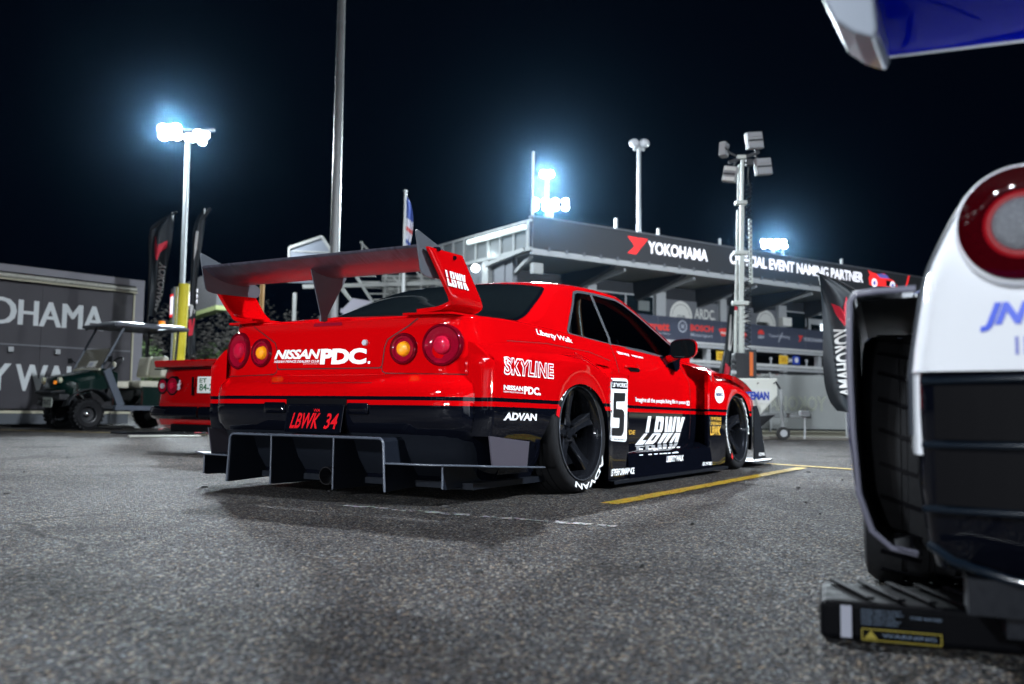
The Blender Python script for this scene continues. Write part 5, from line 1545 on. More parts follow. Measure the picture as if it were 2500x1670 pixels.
for sg in (-1, 1):
    MB().prism(ep, .006, lambda u, v, w: (u, sg * (.703 + w), v)).build('endplate', epm, wg, bevel=.0015)
    # curved red upright
    prof = [(.738, 1.165), (.740, 1.08), (.742, 1.00), (.740, .955), (.722, .920), (.672, .898), (.60, .890), (.545, .888)]
    rows = []
    for k, (y, z) in enumerate(curve2(prof, 4)):
        t = max(0, min(1, (1.165 - z) / (1.165 - .93)))
        xa = -1.145 + .20 * t; xb = -.865 + .195 * t
        if z < .93: 
            q = (.93 - z) / .04; xa -= .02 * min(1, q); xb += -.02 * min(1, q)
        rows.append([(xa, sg * y, z + .0), (xa + .02, sg * (y + .004), z), ((xa + xb) / 2, sg * (y + .004), z), (xb - .02, sg * (y + .004), z), (xb, sg * y, z)])
    rl(MB().grid(rows), 'wing_upright', paint_red, wg, smooth=45, solid=.022, bevel=.004)
    for bx_ in (-1.075, -.945):
        MB().cyl((bx_, sg * .725, 1.142 + .02 * (bx_ < -1)), (bx_, sg * .752, 1.142 + .02 * (bx_ < -1)), .013, .009, 14).build('bolt', gloss_black, wg, smooth=30)
    MB().prism(roundpoly([(-1.00, .48), (-.955, .74), (-.70, .76), (-.62, .52)], .02, 3), .010, lambda u, v, w: (u, sg * v, .885 + w)).build('wing_foot', paint_red, wg, bevel=.002)
m = MB().prism([(-1.09, 1.13), (-.93, 1.105), (-.82, 1.11), (-.975, .875), (-1.0, .875)], .006, lambda u, v, w: (u, .02 + w, v)); m.build('centre_strut', epm, wg, bevel=.001)
m = MB().box((-.985, .02, .883), (.05, .012, .03)); m.build('strut_foot', epm, wg, bevel=.003)
LBW = dict(bold=.05, shear=.0)
def upright_text(sg=-1):
    g = cutband(block_letters('LBWK'), [(.47, .54)])
    TL, TR, BL, BR = Vector((-1.025, 1.075)), Vector((-.86, 1.070)), Vector((-1.0, 1.005)), Vector((-.828, 1.002))
    P = []
    for u, v in g[0]:
        p = BL.lerp(BR, u).lerp(TL.lerp(TR, u), v); P.append((p.x, -.750 - .002 * max(0, 1.08 - p.y) / .08, p.y))
    MB().add(P, g[1]).build('wing_lettering', white, wg)
upright_text()

# ---- flank lettering (positions read off the panels)
side_text('lettering', 'Liberty Walk', (-.285, .862), (.118, .842), (-.285, .822), (.118, .804), bold=.012, shear=.1, sp=.9)
gS = glyphs('SKYLINE', .060, 0, 1.12)
gI = glyphs('SKYLINE', .004, 0, 1.12)
def inset_map(TL, TR, BL, BR, du, dv):
    f = quadfn(TL, TR, BL, BR)
    return lambda u, v: f(du + u * (1 - 2 * du), dv + v * (1 - 2 * dv))
SK = ((-.800, .686), (-.338, .675), (-.815, .600), (-.345, .596))
rl(DR.lay(gS, quadfn(*SK), DIR_S, .0030), 'lettering', white)
rl(DR.lay(gI, inset_map(*SK, .013, .075), DIR_S, .0042), 'lettering', paint_red)
side_text('lettering', 'NISSAN', (-.812, .553), (-.640, .550), (-.812, .531), (-.640, .528), bold=.035)
side_text('lettering', 'NISSAN PRINCE DEALERS CLUB', (-.812, .526), (-.640, .523), (-.812, .519), (-.640, .516), bold=.01)
side_text('lettering', 'PDC.', (-.632, .553), (-.468, .549), (-.632, .514), (-.468, .511), bold=.05)
side_text('lettering', 'ADVAN', (-.800, .426), (-.505, .421), (-.812, .390), (-.505, .387), bold=.045)
side_poly('race_number_panel', roundpoly([(.352, .628), (.600, .632), (.585, .258), (.322, .272)], .03, 4), white, .0028)
side_poly('race_number_panel', roundpoly([(.366, .612), (.588, .616), (.588, .570), (.363, .568)], [.02, .02, 0, 0], 4), gloss_black, .0040)
side_text('lettering', 'LB*WORKS', (.376, .604), (.580, .607), (.374, .578), (.580, .579), bold=.03, off=.005)
five = roundpoly([(.400, .545), (.565, .547), (.553, .497), (.432, .495), (.430, .452), (.520, .450), (.548, .43), (.540, .315), (.510, .294), (.362, .300), (.366, .345), (.475, .342), (.480, .400), (.388, .402)], [.004, .012, .004, .004, .004, .03, .03, .03, .03, .012, .004, .006, .006, .012], 4)
side_poly('race_number', five, mat('number_black', (.012, .013, .015), .3), .0042)
side_text('lettering', 'LB*PERFORMANCE', (.352, .286), (.560, .276), (.350, .276), (.558, .266), mt=gloss_black, off=.004)
side_text('lettering', 'Imagine all the people living life in peace', (.885, .529), (1.775, .522), (.885, .490), (1.775, .488), bold=.012, sp=.9)
side_poly('flag_mark', [(1.795, .518), (1.850, .518), (1.850, .486), (1.795, .486)], white, .003)
side_poly('flag_mark', roundpoly([(1.812, .512), (1.834, .512), (1.834, .492), (1.812, .492)], .009, 4), paint_red, .004)
def part_glyph(s, lo, hi, bold=.07, sp=.92):
    g = cutband(block_letters(s), [(-.5, lo), (hi, 1.5)])
    return ([(u, (v - lo) / (hi - lo)) for u, v in g[0]], g[1])
for g_, q in ((part_glyph('LBWK', .50, 1.), ((1.085, .410), (1.765, .404), (1.050, .306), (1.745, .302))),
              (part_glyph('LBWK', .0, .50), ((1.030, .299), (1.735, .295), (.900, .230), (1.650, .230))),
              (part_glyph('LBWK', .62, 1.), ((.830, .208), (1.50, .203), (.760, .172), (1.43, .168)))):
    rl(DR.lay(g_, quadfn(*q), DIR_S, .0035), 'lettering', white)
side_text('lettering', 'BRIDE', (.690, .327), (.885, .322), (.690, .298), (.885, .296), mt=gold, bold=.02, shear=.1)
side_text('lettering', 'LB*PERFORMANCE', (.360, .111), (.672, .107), (.360, .069), (.664, .068), bold=.03, sp=.9)
side_text('lettering', 'LIBERTY WALK', (1.190, .154), (1.480, .152), (1.165, .116), (1.455, .114), bold=.03, sp=.9)
side_text('lettering', 'IDLWORX', (1.815, .090), (2.02, .086), (1.805, .066), (2.01, .064), bold=.03)
side_text('lettering', 'LIBERTY WALK', (.715, .806), (.90, .800), (.725, .790), (.90, .784), bold=.04)
side_text('lettering', 'WORKS JAPAN', (.94, .799), (1.125, .793), (.94, .784), (1.12, .777), bold=.04)
circ = [(2.213 + .100 * cos(2 * pi * k / 32), .572 + .062 * sin(2 * pi * k / 32)) for k in range(32)]
side_poly('round_badge', circ, white, .003)
side_text('lettering', 'NISMO', (2.135, .588), (2.292, .588), (2.135, .560), (2.292, .560), mt=mat('badge_blue', (.01, .015, .08), .4), bold=.03, off=.004)
side_text('lettering', 'LB WORKS', (2.018, .410), (2.245, .406), (2.014, .382), (2.242, .380), mt=gold, bold=.03)
side_text('lettering', 'LB*PERFORMANCE', (2.014, .374), (2.242, .372), (2.012, .348), (2.240, .347), mt=gold, bold=.03)
side_text('lettering', 'LBWK', (2.012, .340), (2.240, .339), (2.005, .275), (2.228, .272), mt=gold, bold=.03)

# ---- door handle, mirror
for sg in (-1, 1):
    yb = .856
    hm = MB()
    rows = []
    for k in range(9):
        x = .75 + .23 * k / 8; b = sin(pi * k / 8) ** .4
        rows.append([(x, sg * (yb - .004), .730 + .004), (x, sg * (yb + .018 * b), .727), (x, sg * (yb + .022 * b), .712), (x, sg * (yb + .004), .703)])
    rl(hm.grid(rows), 'door_handle', paint_red, smooth=50, solid=.004)
    m2 = MB()
    m2.prism(roundpoly([(.80, .708), (.98, .706), (.96, .688), (.83, .688)], .008, 3), .006, lambda u, v, w: (u, sg * (.864 + w), v))
    rl(m2, 'handle_recess', gapb)
    # mirror
    mm = MB(); rows = []
    cx, cy, cz = 1.585, .945, .872
    for k in range(9):
        t = k / 8
        x = cx - .055 + .13 * t
        s_ = (1, 1.0, .99, .96, .91, .83, .70, .50, .15)[k]
        ring = []
        for q in range(28):
            a = 2 * pi * q / 28
            ca, sa = cos(a), sin(a)
            e = 3.2
            rr = (abs(ca) ** e + abs(sa) ** e) ** (-1 / e)
            ring.append((x, sg * (cy + .094 * s_ * rr * ca), cz + .066 * s_ * rr * sa + .004 * rr * ca))
        rows.append(ring)
    mo = rl(mm.grid(rows, closeu=True), 'door_mirror', paint_red, smooth=60)
    gl = MB(); ring = [(cx - .056 + .0, sg * (cy + (p[1] * sg - cy) * .9), cz + (p[2] - cz) * .88) for p in rows[0]]
    gl.add(ring, [tuple(range(len(ring)))]); gl.build('mirror_glass', tinted, mo)
    rim = MB().grid([[(p[0], p[1], p[2]) for p in rows[0]], [(cx - .052, q[1], q[2]) for q in ring]], closeu=True); rim.build('mirror_rim', gloss_black, mo)
    arm = MB().tube([(1.60, sg * .79, .80), (1.60, sg * .84, .812), (1.60, sg * .885, .83)], [.03, .026, .024], 10); arm.build('mirror_arm', paint_red, mo, smooth=50)

# ---- front corner: splitter, canard
m = MB(); m.prism([(2.98, .70), (2.98, 1.0), (3.40, 1.02), (3.66, .975), (3.70, .55), (3.70, -.55), (3.66, -.975), (3.40, -1.02), (2.98, -1.0), (2.98, -.70)], .014, lambda u, v, w: (u, v, .038 + w)); rl(m, 'splitter', satin, bevel=.002)
for sg in (-1, 1):
    m = MB(); m.prism(roundpoly([(3.02, .50), (3.10, .50), (3.17, .44), (3.36, .062), (3.02, .062)], .008, 2), .010, lambda u, v, w: (u, sg * (1.0 + w), v)); rl(m, 'splitter_fence', satin, bevel=.002)
side_g = glyphs('ADVAN', .03, 0)
m = MB().add([(3.14 + .17 * u - .015 * v, -1.008, .085 + .03 * v) for u, v in side_g[0]], side_g[1]); rl(m, 'lettering', white)

# ---------------------------------------------------------------- wheels
def race_wheel(parent, x, y, z, sg, camber, word=None, brand=None):
    """sg -1 right side, +1 left; axle along y"""
    Rc = Matrix.Rotation(camber * sg, 3, 'X')
    def P(px, ph, pz):      # ph = depth inwards from the outer face
        v = Rc @ Vector((px, -sg * ph, pz))
        return (x + v.x, y + v.y, z + v.z)
    fn = lambda a, r, h: P(r * cos(a), h, r * sin(a))
    tyre = MB()
    prof = [(.252, .016), (.258, .004), (.268, -.004), (.288, -.007), (.304, -.001), (.315, .016), (.3205, .04)]
    for h0 in (.075, .115, .155, .195):
        prof += [(.3225, h0 - .014), (.315, h0 - .013), (.315, h0 - .006), (.3225, h0 - .005)]
    prof += [(.3205, .23), (.312, .26), (.29, .275), (.252, .27)]
    tyre.revolve(prof, 72, fn)
    to = tyre.build('tyre', rubber, parent, smooth=40)
    rim = MB()
    rim.revolve([(.252, .018), (.2555, .004), (.254, -.004), (.249, -.006), (.245, .0), (.243, .012), (.236, .018), (.231, .026), (.228, .05), (.224, .12), (.22, .26)], 64, fn)
    ro = rim.build('rim', dark_metal, parent, smooth=45)
    MB().revolve([(.2562, .003), (.2552, -.0055), (.250, -.0075), (.2475, -.004)], 64, fn).build('rim_lip', rim_lip, ro, smooth=50)
    back = MB().revolve([(.222, .21), (.10, .20), (.0005, .20)], 40, fn); back.build('hub_carrier', gapb, ro)
    disc = MB().revolve([(.165, .150), (.165, .165), (.08, .165)], 40, fn); disc.build('brake_disc', mat('brake_iron', (.05, .05, .052), .35, .8), ro, smooth=30)
    sp = MB()
    for k in range(5):
        a = radians(92 + 72 * k) if sg < 0 else radians(88 + 72 * k)
        c, s_ = cos(a), sin(a)
        def Q(r, t, h): return P(r * c - t * s_, h, r * s_ + t * c)
        st = [(.045, .036, .072, .13), (.085, .028, .070, .12), (.13, .026, .062, .11), (.18, .030, .050, .10), (.228, .039, .036, .09)]
        rows = []
        for r, wd_, h0, h1 in st:
            rows.append([Q(r, -wd_, h1), Q(r, -wd_, h0 + .006), Q(r, -wd_ * .80, h0), Q(r, -wd_ * .25, h0 + .006), Q(r, wd_ * .25, h0 + .006), Q(r, wd_ * .80, h0), Q(r, wd_, h0 + .006), Q(r, wd_, h1)])
        sp2 = MB().grid(rows); sp2.build('spoke', dark_metal, ro, smooth=35)
    hub = MB().revolve([(.066, .13), (.066, .082), (.060, .074), (.036, .072), (.032, .082), (.030, .070), (.026, .064), (.0005, .064)], 32, fn); hub.build('hub', dark_metal, ro, smooth=40)
    for k in range(5):
        a = radians(56 + 72 * k)
        c_ = (.050 * cos(a), .050 * sin(a))
        MB().cyl(P(c_[0], .080, c_[1]), P(c_[0], .052, c_[1]), .0095, .0085, 6).build('wheel_nut', chrome if k == 9 else dark_metal, ro)
    def arc_text(s, a0, a1, r0, r1, m_, bold=.03):
        g = glyphs(s, bold)
        pts = []
        # break long edges so the letters follow the curve
        mm = bpy.data.meshes.new('x'); mm.from_pydata([(u, v, 0) for u, v in g[0]], [], g[1])
        vs = []
        for u, v in g[0]:
            a = radians(a0 + (a1 - a0) * u); r = r0 + (r1 - r0) * v
            t = (r - .252) / .07
            h = -.0095 + .009 * abs(2 * t - 1.0) ** 3
            vs.append(fn(a, r, h))
        MB().add(vs, g[1]).build('tyre_lettering', m_, to)
    if brand:
        for s, a0, a1 in brand: arc_text(s, a0, a1, .270, .300, white)
    if word:
        for a0, a1 in word:
            m_ = MB().grid([[fn(radians(a0 + (a1 - a0) * k / 5), r, -.009) for k in range(6)] for r in (.268, .302)]); m_.build('tyre_flash', platered, to)
    return to
race_wheel(race, 0, -.937, .320, -1, radians(3.5), [(150, 162)], [('ADVAN', -28, -112), ('YOKOHAMA', 146, 60)])
race_wheel(race, 0, .937, .320, 1, radians(3.5))
race_wheel(race, 2.665, -.968, .318, -1, radians(4), [(-136, -128)], [('YOKOHAMA', -140, -215), ('ADVAN', 60, -10)])
race_wheel(race, 2.665, .968, .318, 1, radians(4))

# ================================================================ golf carts
cart_green = mat('cart_green', (.001, .011, .009), .25, 0, .8)
cart_black = noisy(mat('cart_black', (.012, .014, .017), .45), 20, .3)
cart_grey = noisy(mat('cart_frame_grey', (.07, .085, .11), .4), 20, .2)
cart_beige = noisy(mat('cart_seat', (.50, .49, .40), .55), 12, .1)
roofm = noisy(mat('cart_roof', (.10, .11, .13), .4), 8, .15)
beacon = mat('beacon_amber', (.9, .25, .01), .3, emit=(1, .28, 0), es=.5)
def knobby(par, x, y, r=.27, w=.24):
    t = MB(); sg = 1 if y > 0 else -1
    fn = lambda a, rr, h: (x + rr * cos(a), y + h, r + rr * sin(a))
    t.revolve([(r * .55, -w / 2 + .02), (r * .80, -w / 2), (r * .95, -w / 2 + .03), (r * .97, 0), (r * .95, w / 2 - .03), (r * .80, w / 2), (r * .55, w / 2 - .02)], 40, fn)
    for k in range(22):
        a = 2 * pi * k / 22
        for s_ in (-1, 1):
            p0 = fn(a, r * .975, s_ * .01); p1 = fn(a + .16, r * .965, s_ * (w / 2 - .015))
            t.beam(p0, p1, .035, .03, (cos(a), 0, sin(a)))
    o = t.build('tyre', rubber, par, smooth=30)
    rm = MB().revolve([(r * .56, sg * w * .40), (r * .50, sg * w * .38), (r * .46, sg * w * .1), (r * .2, sg * w * .06), (.001, sg * w * .06)], 28, fn)
    ro = rm.build('rim', cart_black, par, smooth=40)
    MB().revolve([(.045, sg * w * .05), (.045, sg * w * .22), (.03, sg * w * .27), (.001, sg * w * .27)], 16, fn).build('hub_cap', chrome, ro, smooth=40)
def golf_cart(label, x, y, rz):
    c = empty('golf_cart', label, 'golf cart', (x, y, 0), rz, 'green golf carts behind the red cars')
    for yy in (-.46, .46):
        knobby(c, 0, yy); knobby(c, -1.68, yy)
    # front cowl
    prof = [(.44, .60), (.47, .72), (.44, .88), (.36, .93), (-.02, 1.02), (-.30, 1.10)]
    rows = []
    for (xx, z), hw in zip(curve2(prof, 3), [.36, .40, .42, .44, .46, .47, .48, .49, .50, .50, .50, .50, .50, .50, .50, .50]):
        rows.append([(xx - .22 * (abs(q) ** 2.5), q * hw, z - .10 * abs(q) ** 4) for q in [-1, -.9, -.75, -.5, -.25, 0, .25, .5, .75, .9, 1]])
    m = MB().grid(rows)
    for s_ in (0, -1):
        m.grid([[r[s_] for r in rows], [(r[s_][0], r[s_][1], max(.56, r[s_][2] - .22)) for r in rows]])
    m.build('front_cowl', cart_green, c, smooth=40)
    MB().box((.30, 0, .56), (.30, .80, .12)).build('front_bumper', cart_black, c, bevel=.03)
    MB().tube([(.36, -.42, .66), (.52, -.30, .64), (.54, 0, .64), (.52, .30, .64), (.36, .42, .66)], .03, 8).build('bumper_bar', cart_black, c, smooth=40)
    for yy in (-1, 1):
        rows = [[(x_ , yy * (.36 + .24 * t), z_ + .02 * t) for x_, z_ in [(cos(a) * .42 - .02, .30 + sin(a) * .40) for a in [radians(15 + 15 * k) for k in range(10)]]] for t in (0, .5, 1)]
        MB().grid(rows).build('wheel_arch', cart_black, c, smooth=40, solid=.02)
        rows = [[(x_ - 1.68, yy * (.36 + .24 * t), z_ + .02 * t) for x_, z_ in [(cos(a) * .40, .28 + sin(a) * .40) for a in [radians(15 + 15 * k) for k in range(11)]]] for t in (0, .5, 1)]
        MB().grid(rows).build('wheel_arch', cart_green, c, smooth=40, solid=.02)
        def disc_x(x_, y_, z_, r, m, name, d=.02):
            MB().cyl((x_, y_, z_), (x_ + d, y_, z_), r, r * .85, 16).build(name, m, c, smooth=40)
        disc_x(.385, yy * .30, .85, .055, mat('headlight_glass', (.45, .45, .33), .12, 0, 1.), 'headlight', .05)
        disc_x(.40, yy * .20, .81, .036, beacon if yy > 0 else mat('lamp_clear', (.5, .4, .2), .2), 'indicator', .05)
        # sloping side frame
        MB().beam((-.30, yy * .52, 1.06), (-.58, yy * .54, .42), .05, .14, (1, 0, 0)).build('cowl_side', cart_grey, c, bevel=.01)
        MB().tube([(-.22, yy * .50, 1.08), (-.62, yy * .52, 1.88)], .022, 8).build('roof_post', cart_grey, c, smooth=40)
        MB().tube([(-1.60, yy * .50, .78), (-1.66, yy * .52, 1.88)], .022, 8).build('roof_post', cart_black, c, smooth=40)
        MB().box((-.95, yy * .55, .385), (1.0, .10, .09)).build('sill', cart_grey, c, bevel=.015)
        MB().box((-1.32, yy * .52, .60), (.72, .06, .36)).build('side_panel', cart_green, c, bevel=.02)
        MB().tube([(-.28, yy * .50, 1.16), (-.25, yy * .66, 1.24)], .012, 6).build('mirror_arm', cart_black, c)
        MB().box((-.25, yy * .74, 1.24), (.03, .16, .10)).build('side_mirror', cart_black, c, bevel=.01)
        MB().box((-.62, yy * .22, .80), (.34, .40, .12)).build('front_ledge', cart_beige, c, bevel=.03)
        MB().box((-1.22, yy * .24, .82), (.50, .46, .14)).build('seat', cart_beige, c, bevel=.05, bseg=3)
        MB().box((-1.46, yy * .24, 1.16), (.12, .44, .40), Matrix.Rotation(-.15, 3, 'Y')).build('seat_back', cart_beige, c, bevel=.05, bseg=3)
    MB().box((-1.0, 0, .40), (1.9, 1.04, .06)).build('floor', cart_black, c)
    # roof
    rp = []
    for i in range(9):
        t = i / 8; x_ = -.42 - 1.36 * t
        rp.append([(x_, q * .60, 1.90 + .06 * (1 - abs(q) ** 4) - .05 * (1 - min(1, t * 6)) ** 2) for q in [-1, -.9, -.6, -.3, 0, .3, .6, .9, 1]])
    MB().grid(rp).build('roof', roofm, c, smooth=40, solid=.05)
    MB().tube([(-.40, -.60, 1.87), (-.40, .60, 1.87)], .03, 8).build('roof_lip', roofm, c, smooth=40)
    MB().tube([(-.40, -.60, 1.87), (-1.80, -.60, 1.87), (-1.80, .60, 1.87), (-.40, .60, 1.87)], .035, 8).build('roof_lip', roofm, c, smooth=40)
    # windscreen: lower half folded glass
    MB().prism([(-.46, 0), (.46, 0), (.46, .42), (-.46, .42)], .008, lambda u, v, w: (-.20 - .50 * v + w, u, 1.06 + v * .92)).build('windscreen', mat('smoked_screen', (.16, .15, .10), .08, 0, 0, alpha=.55), c)
    MB().prism([(-.05, .05), (.25, .05), (.25, .17), (-.05, .17)], .003, lambda u, v, w: (-.19 - .50 * v + w, u, 1.06 + v * .92)).build('screen_notice', board_white, c)
    MB().prism([(.02, .08), (.14, .08), (.14, .14), (.02, .14)], .003, lambda u, v, w: (-.184 - .50 * v + w, u, 1.06 + v * .92)).build('notice_print', greyp, c)
    MB().tube([(-.20, -.48, 1.06), (-.20, .48, 1.06)], .02, 6).build('screen_rail', cart_beige, c)
    # steering
    ring = [(-.60 - .10 * sin(2 * pi * k / 24), .24 + .17 * cos(2 * pi * k / 24), 1.17 + .13 * sin(2 * pi * k / 24)) for k in range(24)]
    s_ = MB().tube(ring, .016, 8, close=True).build('steering_wheel', black, c, smooth=50)
    MB().sphere((-.58, .24, 1.16), .06, sc=(.5, 1, 1)).build('hub', cart_beige, s_, smooth=50)
    MB().tube([(-.58, .24, 1.16), (-.42, .24, .55)], .03, 8).build('steering_column', cart_grey, c, smooth=50)
    # plate
    pl = MB().box((.46, 0, .47), (.012, .34, .17)).build('number_plate', noisy(mat('plate_pale', (.42, .46, .42), .4), 30, .08), c, bevel=.004)
    g_ = glyphs('74147 D', .02)
    MB().add([(.4685, -.14 + .28 * u, .415 + .10 * v) for u, v in g_[0]], g_[1]).build('plate_lettering', mat('plate_ink', (.03, .04, .05), .5), pl)
    MB().cyl((-1.55, .12, 1.955), (-1.55, .12, 2.04), .065, .055, 14).build('beacon', beacon, c, smooth=40)
    return c
gc1 = golf_cart('dark green golf cart with off road tyres parked in front of the grey trailer', -7.74, 16.30, radians(231))
gc2 = copy_tree(gc1)
gc2['label'] = 'second golf cart, only its roof and orange beacon showing behind the first'
gc2.location = (-6.75, 20.6, 0); gc2.rotation_euler = (0, 0, radians(205))

# ================================================================ low red sports car on the left
fr_red = mat('sports_red', (.30, .001, .002), .28, 0, 1.)
fer = empty('sports_car', 'older low red sports car with twin round tail lights, left of the winged coupe', 'car', (-2.80, 8.38, 0), pi / 2 - .60)
W2 = .86
def ferr():
    m = MB()
    keys = [(0, 0), (.01, .3), (.025, .55), (.05, .72), (.09, .80), (.16, .845), (.30, .86), (.9, .87), (1.6, .86), (2.4, .86), (3.2, .85), (3.7, .80), (3.95, .55), (4.0, 0)]
    zr = [(.30, .06, .97), (.44, .00, 1.0), (.52, .01, 1.0), (.62, .03, .99), (.74, .05, .975), (.80, .06, .955)]
    rows = []
    for z, dx, k in zr:
        rows.append([(a + (dx if a < .5 else 0), b * k, z - (.10 * max(0, (a - 2.4) / 1.6) * (z > .6))) for a, b in keys])
    for q in (.85, .5, 0):
        rows.append([(a + .1 * (a < .5), b * .955 * q, .81 - (.10 * max(0, (a - 2.4) / 1.6))) for a, b in keys])
    m.grid(rows)
    return m.mirror_y()
ferr().build('body', fr_red, fer, smooth=35, merge=.001)
cab = MB(); rows = []
for x_, hw, z in ((.55, .66, .82), (1.0, .60, 1.02), (1.4, .55, 1.10), (1.9, .55, 1.11), (2.3, .60, 1.0), (2.9, .70, .78)):
    rows.append([(x_, q * hw, z - .06 * abs(q) ** 3) if abs(q) < 1 else (x_, q / abs(q) * .74, .78) for q in (-1, -.98, -.7, -.35, 0, .35, .7, .98, 1)])
cab.grid(rows).build('cabin', tinted, fer, smooth=40)
MB().prism([(-.80, .80), (.80, .80), (.79, .865), (-.79, .865)], .22, lambda u, v, w: (.14 + w + (v - .8) * -.4, u, v)).build('tail_lip', fr_red, fer, bevel=.015)
seam_ = MB().box((.045, 0, .786), (.03, 1.60, .012)).build('lid_gap', gapb, fer)
bp_ = [(-.035, 0), (-.03, .4), (-.01, .66), (.04, .80), (.14, .87), (.34, .885)]
def bump(zs_, off, name, m_, bev=0):
    rows = []
    for z, o_ in zs_: rows.append([(a + off - o_, b + o_ * .4, z) for a, b in bp_])
    MB().grid(rows).mirror_y().build(name, m_, fer, smooth=35, merge=.001)
bump([(.43, -.02), (.425, .02), (.39, .035), (.34, .03), (.315, .0)], .0, 'bumper', gloss_black)
bump([(.432, .022), (.424, .030)], .0, 'bumper_strip', chrome)
bump([(.315, -.02), (.26, -.04), (.22, -.10)], .0, 'valance', fr_red)
MB().span((.55, -.50, .15), (3.9, .50, .30)).build('underbody', satin, fer)
MB().span((-.02, -.25, .20), (.03, .45, .27)).build('grille', gapb, fer, bevel=.01)
for yy in (.735, -.735):
    fn = lambda a, r, h: (.95 + r * cos(a), yy - (1 if yy > 0 else -1) * h, .31 + r * sin(a))
    MB().revolve([(.20, .0), (.29, -.01), (.31, .02), (.312, .10), (.305, .11), (.312, .12), (.312, .20), (.30, .23), (.2, .22)], 40, fn).build('tyre', rubber, fer, smooth=30)
    MB().revolve([(.20, .0), (.19, .03), (.06, .06), (.001, .06)], 30, fn).build('rim', lightgrey, fer, smooth=30)
    fn = lambda a, r, h: (3.3 + r * cos(a), yy - (1 if yy > 0 else -1) * h, .31 + r * sin(a))
    MB().revolve([(.20, .0), (.29, -.01), (.31, .02), (.31, .20), (.2, .22)], 40, fn).build('tyre', rubber, fer, smooth=30)
    MB().revolve([(.20, .0), (.19, .03), (.06, .06), (.001, .06)], 30, fn).build('rim', lightgrey, fer, smooth=30)
# black panel recess and lamps
def fe_x(y): return pchip([0, .3, .55, .72, .80], [0, .01, .025, .05, .09], abs(y))
for sg in (1, -1):
    for y_, r, b_ in ((.700, .066, 'o'), (.515, .080, 'i')):
        cx = fe_x(y_) + .0
        fn = lambda a, rr, h: (cx - h + .02, sg * y_ + rr * cos(a), .625 + rr * sin(a))
        o_ = MB().revolve([(r + .012, -.03), (r + .01, .012), (r, .016), (r - .006, .010)], 32, fn).build('tail_light', gapb, fer, smooth=40)
        MB().revolve([(r - .005, .012), (r * .6, .014), (r * .48, .006), (.001, .008)], 32, fn).build('lens', lens_red, o_, smooth=40)
        MB().revolve([(r * .42, .006), (r * .38, .022), (.001, .026)], 24, fn).build('inner_lens', noisy(mat('reverse_lens', (.40, .40, .42), .2, 0, .8), 200, .3) if b_ == 'o' else bulb_red, o_, smooth=40)
    MB().box((fe_x(.2) - .004, sg * .17, .62), (.012, .018, .17)).build('plate_bracket', gapb, fer)
# small chrome horse ornament
hp = [(0, 0), (.15, .05), (.22, .25), (.18, .45), (.02, .50), (.05, .58), (.22, .60), (.38, .70), (.45, .9), (.62, 1.0), (.80, .92), (.72, .82), (.60, .80), (.66, .62), (.90, .72), (.86, .60), (.62, .48), (.60, .30), (.82, .15), (.70, .10), (.48, .28), (.40, .18), (.42, .0), (.30, .0), (.28, .2)]
MB().prism([(a - .5, b - .5) for a, b in hp], .006, lambda u, v, w: (fe_x(.37) - .006 + w, .375 - u * .060, .63 + v * .095)).build('badge', mat('badge_silver', (.55, .56, .60), .3), fer)
pp = MB().span((-.012, -.255, .555), (-.004, .085, .705)).build('number_plate', board_white, fer, bevel=.004)
for s_, a0, a1, z0, z1 in (('ET', .05, -.05, .65, .69), ('84-27', .05, -.20, .575, .64)):
    g_ = glyphs(s_, .02); MB().add([(-.0145, a0 + (a1 - a0) * u, z0 + (z1 - z0) * v) for u, v in g_[0]], g_[1]).build('plate_lettering', mat('plate_green', (.02, .12, .05), .5), pp)

# ================================================================ white race coupe, right foreground
gy = radians(22)
P0 = (.735, 1.66)
gtr = empty('white_coupe', 'white wide bodied coupe seen close up with one round tail light at the right edge', 'car', (P0[0] + .93 * cos(gy), P0[1] - .93 * sin(gy), 0), pi / 2 - gy)
wpaint = mat('white_paint', (.72, .74, .78), .28, 0, 1.)
bluel = mat('blue_paint', (.01, .02, .42), .25, 0, 1.)
# local: x forward, y left; left flank at y = .93
def gx_rear(y, z):
    a = abs(y) / .93
    return -.14 * (1 - a ** 3.0) + .05 * max(0, (z - .70)) / .2 + .015 * (z < .5)
rows = []
zsG = [.515, .53, .56, .62, .67, .72, .765, .81, .86, .89, .905]
insets = [-.008, -.006, -.003, .006, .015, .030, .050, .072, .100, .140, .19]
def gt_keys(w):
    K = [(0, 0)] + [(0, w * k / 12) for k in range(1, 12)]
    return K
for z, ins in zip(zsG, insets):
    w = .93 - ins; row = []
    for k in range(15):
        y = w * sin(pi / 2 * (k / 14) ** .9)
        row.append((gx_rear(y * .93 / w, z) + (.05 if k == 14 else .012 if k == 13 else 0) + ins * .15, y, z))
    for x_ in (.12, .25, .40, .6, 1.0, 1.6, 2.4, 3.2, 3.7):
        row.append((x_, w + .0 * x_ - (.08 if x_ > 3 else 0), z - .12 * max(0, (x_ - 2.2) / 1.5) * (z > .7)))
    row.append((4.0, 0, z - .14 * (z > .7)))
    rows.append(row)
top = rows[-1]
for q in (.8, .5, 0): rows.append([(x_ + .25 * (1 - q) * (x_ < .2), y * q, z + .02 * (1 - q)) for x_, y, z in top])
GB = MB().grid(rows).mirror_y()
GD = Drape([GB])
GB.build('body', wpaint, gtr, smooth=40, merge=.001)
cabg = MB(); r2 = []
for x_, hw, z in ((.30, .70, .90), (.9, .62, 1.16), (1.5, .58, 1.27), (2.0, .60, 1.24), (2.7, .72, .95)):
    r2.append([(x_, q * hw, z - .05 * abs(q) ** 3) if abs(q) < 1 else (x_, q / abs(q) * .80, .86) for q in (-1, -.98, -.6, 0, .6, .98, 1)])
